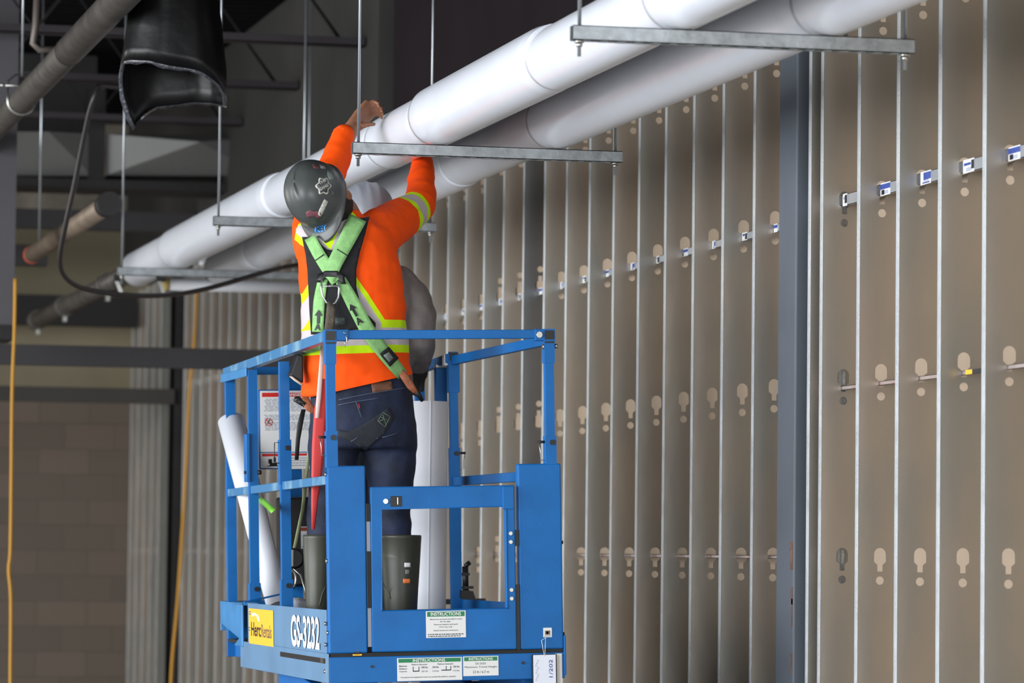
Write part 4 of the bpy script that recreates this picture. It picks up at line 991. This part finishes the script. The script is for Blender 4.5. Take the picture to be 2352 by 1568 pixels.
# rubber boots
BOOT = mat('olive_rubber_boot', (66, 68, 56), .42, 0, .12, 8)
deck = lambda x, y: LM @ V(((x-LX), (y-LY), 0))
for nm, xl_, xr_, sg_, lab in (('boot', 697, 768, 1, 'worn pale olive rubber boot on the left foot'), ('boot', 872, 966, -1, 'darker rubber boot on the right foot')):
    cpx = (xl_+xr_)/2; hw = (at(xr_, 1300, Y=13.86)-at(xl_, 1300, Y=13.86)).length/2
    fx = at(cpx, 1400, Y=13.86).x; zf = deck(fx, 13.86).z+.003
    rg = []; sh = []
    for k, (py, f_, dy) in enumerate(((1228, 1.0, 0), (1234, 1.02, 0), (1236, 1.0, 0), (1290, .93, .0), (1350, .84, .0), (1400, .78, 0), (1425, .80, .01), (1445, .82, .02))):
        c = at(cpx-3*sg_*(k/8), py, Y=13.86); rr = hw*f_
        rg.append([V((c.x+rr*math.cos(t), 13.86+dy+rr*1.08*math.sin(t), c.z)) for t in [2*PI*i/32 for i in range(32)]])
    inner = [[V(((p.x-rg[0][0].x)*1, p.y, p.z)) for p in rg[0]]]
    cc = sum((p for p in rg[0]), V())/32
    mb = MB(); mb.rings([[cc+(p-cc)*.93+V((0, 0, -.08)) for p in rg[0]], [cc+(p-cc)*.95 for p in rg[0]]]+rg, False)
    # foot
    f = MB(); c = V((cc.x, 13.86, zf))
    for yy_, w_, h_ in ((-.05, .036, .075), (0, .042, .11), (.06, .044, .10), (.12, .048, .07), (.18, .046, .055), (.215, .03, .04)):
        pass
    fr = [[V((c.x+w_*math.cos(t), c.y+yy_, zf+h_*.5+h_*.5*math.sin(t))) for t in [2*PI*i/24 for i in range(24)]] for yy_, w_, h_ in ((-.075, .02, .06), (-.06, .038, .09), (0, .046, .12), (.06, .047, .11), (.12, .049, .075), (.18, .046, .055), (.21, .026, .04))]
    mb.rings(fr[::-1], True)
    bo = mb.build(nm, BOOT if sg_ > 0 else mat('dark_olive_rubber', (50, 52, 42), .45, 0, .15, 8), person); bo['label'] = lab
    MB().box(c.x-.05, c.x+.05, c.y-.08, c.y+.215, zf-.002, zf+.014).build('sole', BLACKR, bo, bevel=.006)
    if sg_ < 0:
        TB = bvh(bo)
        for x, y, m_, s_ in ((936, 1297, WHITE, 7), (936, 1313, mat('boot_grey_mark', (120, 122, 118), .6), 5), (934, 1334, ORANGEL, 8)):
            patch('boot_mark', [(x-s_, y-5), (x+s_, y-5), (x+s_, y+5), (x-s_, y+5)], .003, m_, bo, .001, TB, 4)
        strap('boot_seam', [(876, 1334), (888, 1350), (896, 1375)], 1.6, .003, mat('boot_seam', (96, 98, 84), .5), bo, .001, TB, 3)
    else:
        TB = bvh(bo); strap('boot_seam', [(748, 1346), (738, 1366), (734, 1390)], 2, .003, mat('boot_seam', (96, 98, 84), .5), bo, .001, TB, 3)

# --- hard hat
HAT = mat('grey_hard_hat', (62, 66, 66), .36, 0, .08, 10, .03, 60, col2=(78, 81, 80))
def hardhat(name, c, u, b_, s_, m, label, R=(.102, .126, .150), ribs=False):
    r = empty(name, c, label, 'hard hat')
    def P_(t, a, k=1.0):    # t 0 apex .. 1 rim
        ph = t*PI/2; ra = math.sin(ph)**.92; h = math.cos(ph)**.85
        x, y = math.cos(a), math.sin(a)
        rid = .006*math.exp(-(x/.22)**2)*(1-t)*(1 if not ribs else 0)
        if ribs: rid = sum(.006*math.exp(-((x*ra-q)/.07)**2) for q in (-.35, 0, .35))*(1-t*.8)
        return c+s_*(R[0]*ra*x*k)+b_*(R[1]*ra*y*k)+u*((R[2]*h+rid)*k)
    rg = [[P_(t, 2*PI*i/56) for i in range(56)] for t in [(.02+.98*j/22) for j in range(23)]]
    flare = []
    for f_, dz in ((1.025, -.006), (1.05, -.012), (1.06, -.016)):
        ring = []
        for i in range(56):
            a = 2*PI*i/56; x, y = math.cos(a), math.sin(a); ex = max(0, y)**1.5*.046*((f_-1)/.06)
            ring.append(c+s_*(R[0]*x*f_)+b_*(R[1]*y*f_+ex)+u*(dz-ex*.12))
        flare.append(ring)
    und = [[c+(p-c)*.97-u*.002 for p in flare[-1]], [c+(p-c)*.95+u*.004 for p in rg[-1]]]+[[c+(p-c)*.955 for p in q] for q in rg[:-1][::-1]]
    mb = MB(); mb.rings(rg+flare+und, True); sh_ = mb.build('shell', m, r)
    MB().tube([c+s_*(R[0]*1.0*math.cos(a))*.93+b_*(R[1]*math.sin(a))*.93-u*.012 for a in [2*PI*i/40 for i in range(40)]], .006, 8, closed=True).build('suspension_band', BLACKP, r)
    return r, sh_
hatc = hc+hu*.012-hb*.005
hat, shell = hardhat('hard_hat', hatc, hu, hb, hs, HAT, 'dark grey hard hat covered in stickers worn backwards by the orange-shirted worker')
TH = bvh(shell)
MB().cyl(onto(763, 443, 0, TH), onto(763, 443, .003, TH), .007, 12).build('accessory_knob', BLACKP, hat)
SW = mat('sticker_worn_white', (196, 196, 186), .6, 0, .2, 80); SP = mat('sticker_maroon', (120, 70, 80), .6); SB = mat('sticker_blue', (40, 130, 200), .5)
def hp(nm, pts, m, off=.0015, th=.0008):
    if any(TH.ray_cast(EYE, (at(x, y, Y=20)-EYE).normalized())[0] is None for x, y in pts): return None
    return patch(nm, pts, off, m, hat, th, TH, 5)
# flower-shaped outline sticker
fl = [(743+(17+3*math.cos(6*t))*math.cos(t)*.95, 427+(20+3*math.cos(6*t))*math.sin(t)*.95) for t in [2*PI*i/36 for i in range(36)]]
hp('hat_sticker', fl, SW); fl2 = [(743+(x-743)*.8, 427+(y-427)*.8) for x, y in fl]; hp('hat_sticker', fl2, HAT, .0025)
laidtext('THE', 734, 424, -.5, 18, 7, .004, SW, hat, tree=TH); laidtext('GANG', 736, 438, -.5, 22, 7, .004, SW, hat, tree=TH)
hp('hat_sticker', [(745, 457), (754, 463), (742, 490), (736, 498), (730, 492), (733, 482)], SW)
hp('hat_sticker', [(702, 488), (712, 482), (722, 486), (734, 484), (740, 496), (732, 502), (722, 496), (706, 500)], SP)
hp('hat_sticker', [(680, 498), (690, 498), (694, 492), (700, 502), (706, 502), (710, 510), (696, 510), (684, 506)], SW)
hp('hat_sticker', [(693, 520), (700, 518), (704, 524), (712, 530), (713, 540), (706, 542), (700, 534), (692, 528)], SW)
laidtext('KEY', 727, 535, -.25, 26, 14, .002, SB, hat, tree=TH)
hp('hat_sticker', [(722, 526), (728, 524), (731, 534), (724, 534)], SB)
hp('hat_sticker', [(717, 378), (728, 376), (733, 387), (721, 386)], mat('sticker_dark_red', (100, 58, 58), .6))
hp('hat_sticker', [(734, 378), (746, 380), (748, 388), (737, 386)], mat('sticker_faded', (124, 122, 122), .6))
hp('hat_sticker', [(752, 390), (760, 396), (766, 406), (766, 412), (756, 412), (752, 402)], mat('sticker_pale_green', (128, 140, 132), .6))
pass

# --- second worker, mostly hidden behind the first
Y2 = 14.62
GRY = mat('grey_sweatshirt', (118, 112, 110), .85, 0, .12, 20, .2, 150)
p2 = empty('person', (2.87, Y2, LZ+.012), 'person in grey sweatshirt standing half hidden behind the worker in orange', 'person')
h2 = at(842, 495, Y=Y2)
bb = MB(); bb.ball(h2+V((0, 0, -.01)), (.075, .095, .11)); bb.ball(h2+V((0, .05, -.06)), (.055, .05, .06)); bb.ball(h2+V((0, .105, -.02)), (.012, .018, .02)); bb.ball(h2+V((0, .07, -.11)), (.035, .03, .025))
for s_ in (-1, 1): bb.ball(h2+V((.076*s_, .01, -.02)), (.01, .02, .03))
limb(bb, [h2+V((0, 0, -.05)), at(846, 575, Y=Y2), at(848, 600, Y=Y2)], [.055, .055, .06])
s2L, s2R = at(760, 640, Y=Y2), at(925, 650, Y=Y2); e2R = at(962, 775, Y=Y2-.02); w2R = at(958, 835, Y=Y2+.16)
e2L = at(735, 780, Y=Y2); w2L = at(765, 830, Y=Y2+.22)
limb(bb, [s2L, e2L, w2L], [.055, .045, .03]); limb(bb, [s2R, e2R, w2R], [.055, .045, .03])
hipl, hipr = at(795, 990, Y=Y2), at(885, 990, Y=Y2); al, ar = at(790, 1400, Y=Y2), at(888, 1400, Y=Y2)
rings_px(bb, [(600, 780, 910, Y2, .08), (700, 770, 925, Y2, .10), (850, 775, 920, Y2, .10), (980, 770, 925, Y2, .11)])
limb(bb, [hipl, at(792, 1200, Y=Y2), al], [.08, .055, .04]); limb(bb, [hipr, at(887, 1200, Y=Y2), ar], [.08, .055, .04])
for a_ in (al, ar): limb(bb, [a_+V((0, -.03, -.01)), a_+V((0, .14, -.03))], [.035, .03])
gl2 = at(972, 862, Y=Y2+.2)
hand(bb, w2L, w2L+V((.03, .09, -.02)), (1, 0, 0), (0, .3, -1), (.7, .7, .7, .7), ((.8, .2, 0), (.6, .7, -.2), (.3, .8, -.3)))
blob('body', bb, .0055, 2, [SKIN], p2)
gm = MB(); hand(gm, w2R+V((0, .01, -.01)), V((w2R.x+.005, w2R.y+.07, w2R.z-.045)), (1, .1, 0), (0, .2, -1), (.8, .85, .8, .8), ((-.8, .1, 0), (-.5, .7, -.4), (-.1, .8, -.5)), 1.12)
gl = blob('glove', gm, .006, 2, [mat('dark_glove', (38, 38, 38), .8)], p2)
s2 = MB()
rings_px(s2, [(592, 800, 890, Y2, .08), (620, 755, 930, Y2, .12), (660, 748, 942, Y2, .135), (740, 748, 945, Y2, .14), (850, 750, 945, Y2, .14), (900, 755, 940, Y2, .14)])
limb(s2, [s2L, e2L, w2L+V((0, -.02, 0))], [.085, .07, .045]); limb(s2, [s2R+V((-.02, 0, -.01)), at(950, 700, Y=Y2), e2R, w2R+V((0, -.02, .0))], [.08, .075, .068, .048])
blob('sweatshirt', s2, .0095, 5, [GRY], p2, lambda p, n: .008*noise.noise(V((p.x*8+p.z*6, p.y*8, p.z*16)))+.004*noise.noise(p*25))
j2 = MB(); rings_px(j2, [(880, 762, 932, Y2, .13), (960, 760, 936, Y2, .14), (1030, 765, 930, Y2, .13)])
limb(j2, [hipl, at(792, 1200, Y=Y2), al+V((0, 0, .03))], [.1, .078, .065]); limb(j2, [hipr, at(887, 1200, Y=Y2), ar+V((0, 0, .03))], [.1, .078, .065])
blob('trousers', j2, .012, 4, [mat('dark_trousers', (30, 34, 46), .8)], p2)
for a_ in (al, ar):
    c = V((a_.x, Y2, deck(a_.x, Y2).z+.002))
    fr = [[V((c.x+w_*math.cos(t), c.y+yy_, c.z+h_*.5+h_*.5*math.sin(t))) for t in [2*PI*i/20 for i in range(20)]] for yy_, w_, h_ in ((-.09, .02, .08), (-.07, .045, .13), (0, .052, .15), (.06, .05, .11), (.14, .05, .07), (.20, .03, .05))]
    MB().rings(fr[::-1], True).build('boot', mat('dark_boot', (40, 34, 30), .6), p2)
u2 = V((-.05, -.35, .93)).normalized(); b2 = V((0, -.93, -.35)); b2 = (b2-u2*b2.dot(u2)).normalized(); q2 = u2.cross(b2).normalized()
hardhat('hard_hat', h2+V((0, 0, .0)), u2, -b2, q2, mat('pale_grey_hat', (132, 138, 146), .4), 'pale grey ribbed hard hat on the second worker behind the raised orange shoulder', (.108, .125, .125), True)

# ------------------------------------------------------------------ rolls on the deck
a = at(987, 922, Y=14.35); zf = deck(a.x, 14.35).z+.002
r = empty('jacket_roll', (a.x, 14.35, zf), 'tall white roll of pipe jacketing standing right of the worker legs', 'roll')
mb = MB(); R_ = .0695; seg = 48
out = [[V((a.x+R_*math.cos(t), 14.35+R_*math.sin(t), z)) for t in [2*PI*i/seg for i in range(seg)]] for z in (zf, a.z)]
inn = [[V((a.x+(R_-.008)*math.cos(t), 14.35+(R_-.008)*math.sin(t), z)) for t in [2*PI*i/seg for i in range(seg)]] for z in (a.z, zf)]
mb.rings(out+inn, False); mb.build('sheet', PVCM, r)
MB().box(a.x-.012, a.x-.010, 14.35-R_-.0016, 14.35-R_+.004, zf, a.z).build('loose_edge', PVCM, r)
top = at(531, 966, Y=15.22); bot = at(640, 1395, Y=14.72)
bot.z = max(bot.z, deck(bot.x, 14.72).z+.03)
r = empty('pipe_cover', bot, 'long white half-open pipe cover leaning out over the left rail', 'pipe cover')
dv = (top-bot).normalized(); n1, n2 = basis(dv); seg = 40; rr = .049
if n1.x < 0: n1 = -n1
mb = MB(); L = []
for p, f_ in ((bot, .9), (top, 1.08)):
    L.append([p+(n1*math.cos(t)+n2*math.sin(t))*(rr*f_) for t in [-.5+(2*PI-.35)*i/seg for i in range(seg+1)]])
n = seg+1
mb.add(L[0]+L[1], [(k, k+1, n+k+1, n+k) for k in range(n-1)], 0, True)
o = mb.build('half_shell', PVCM, r); s_ = o.modifiers.new('th', 'SOLIDIFY'); s_.thickness = .003
TT = bvh(o)
strap('green_tape', [(594, 1146), (612, 1156), (628, 1174)], 14, .003, mat('green_tape', (110, 180, 50), .5), r, .001, TT, 3)
# plastic bag by the boots
q = at(690, 1385, Y=14.2); zf = deck(q.x, 14.2).z
mb = MB(); mb.ball((q.x, 14.25, zf+.08), (.055, .06, .09), seg=20)
o = blob('clear_plastic_bag', mb, .01, 1, [mat('grey_film', (150, 156, 166), .2, 0, .2, 20, .6, 25, coat=.5)], None, lambda p, n: .012*noise.noise(p*22))
tag(o, 'crumpled grey plastic bag on the deck left of the boots', 'bag')
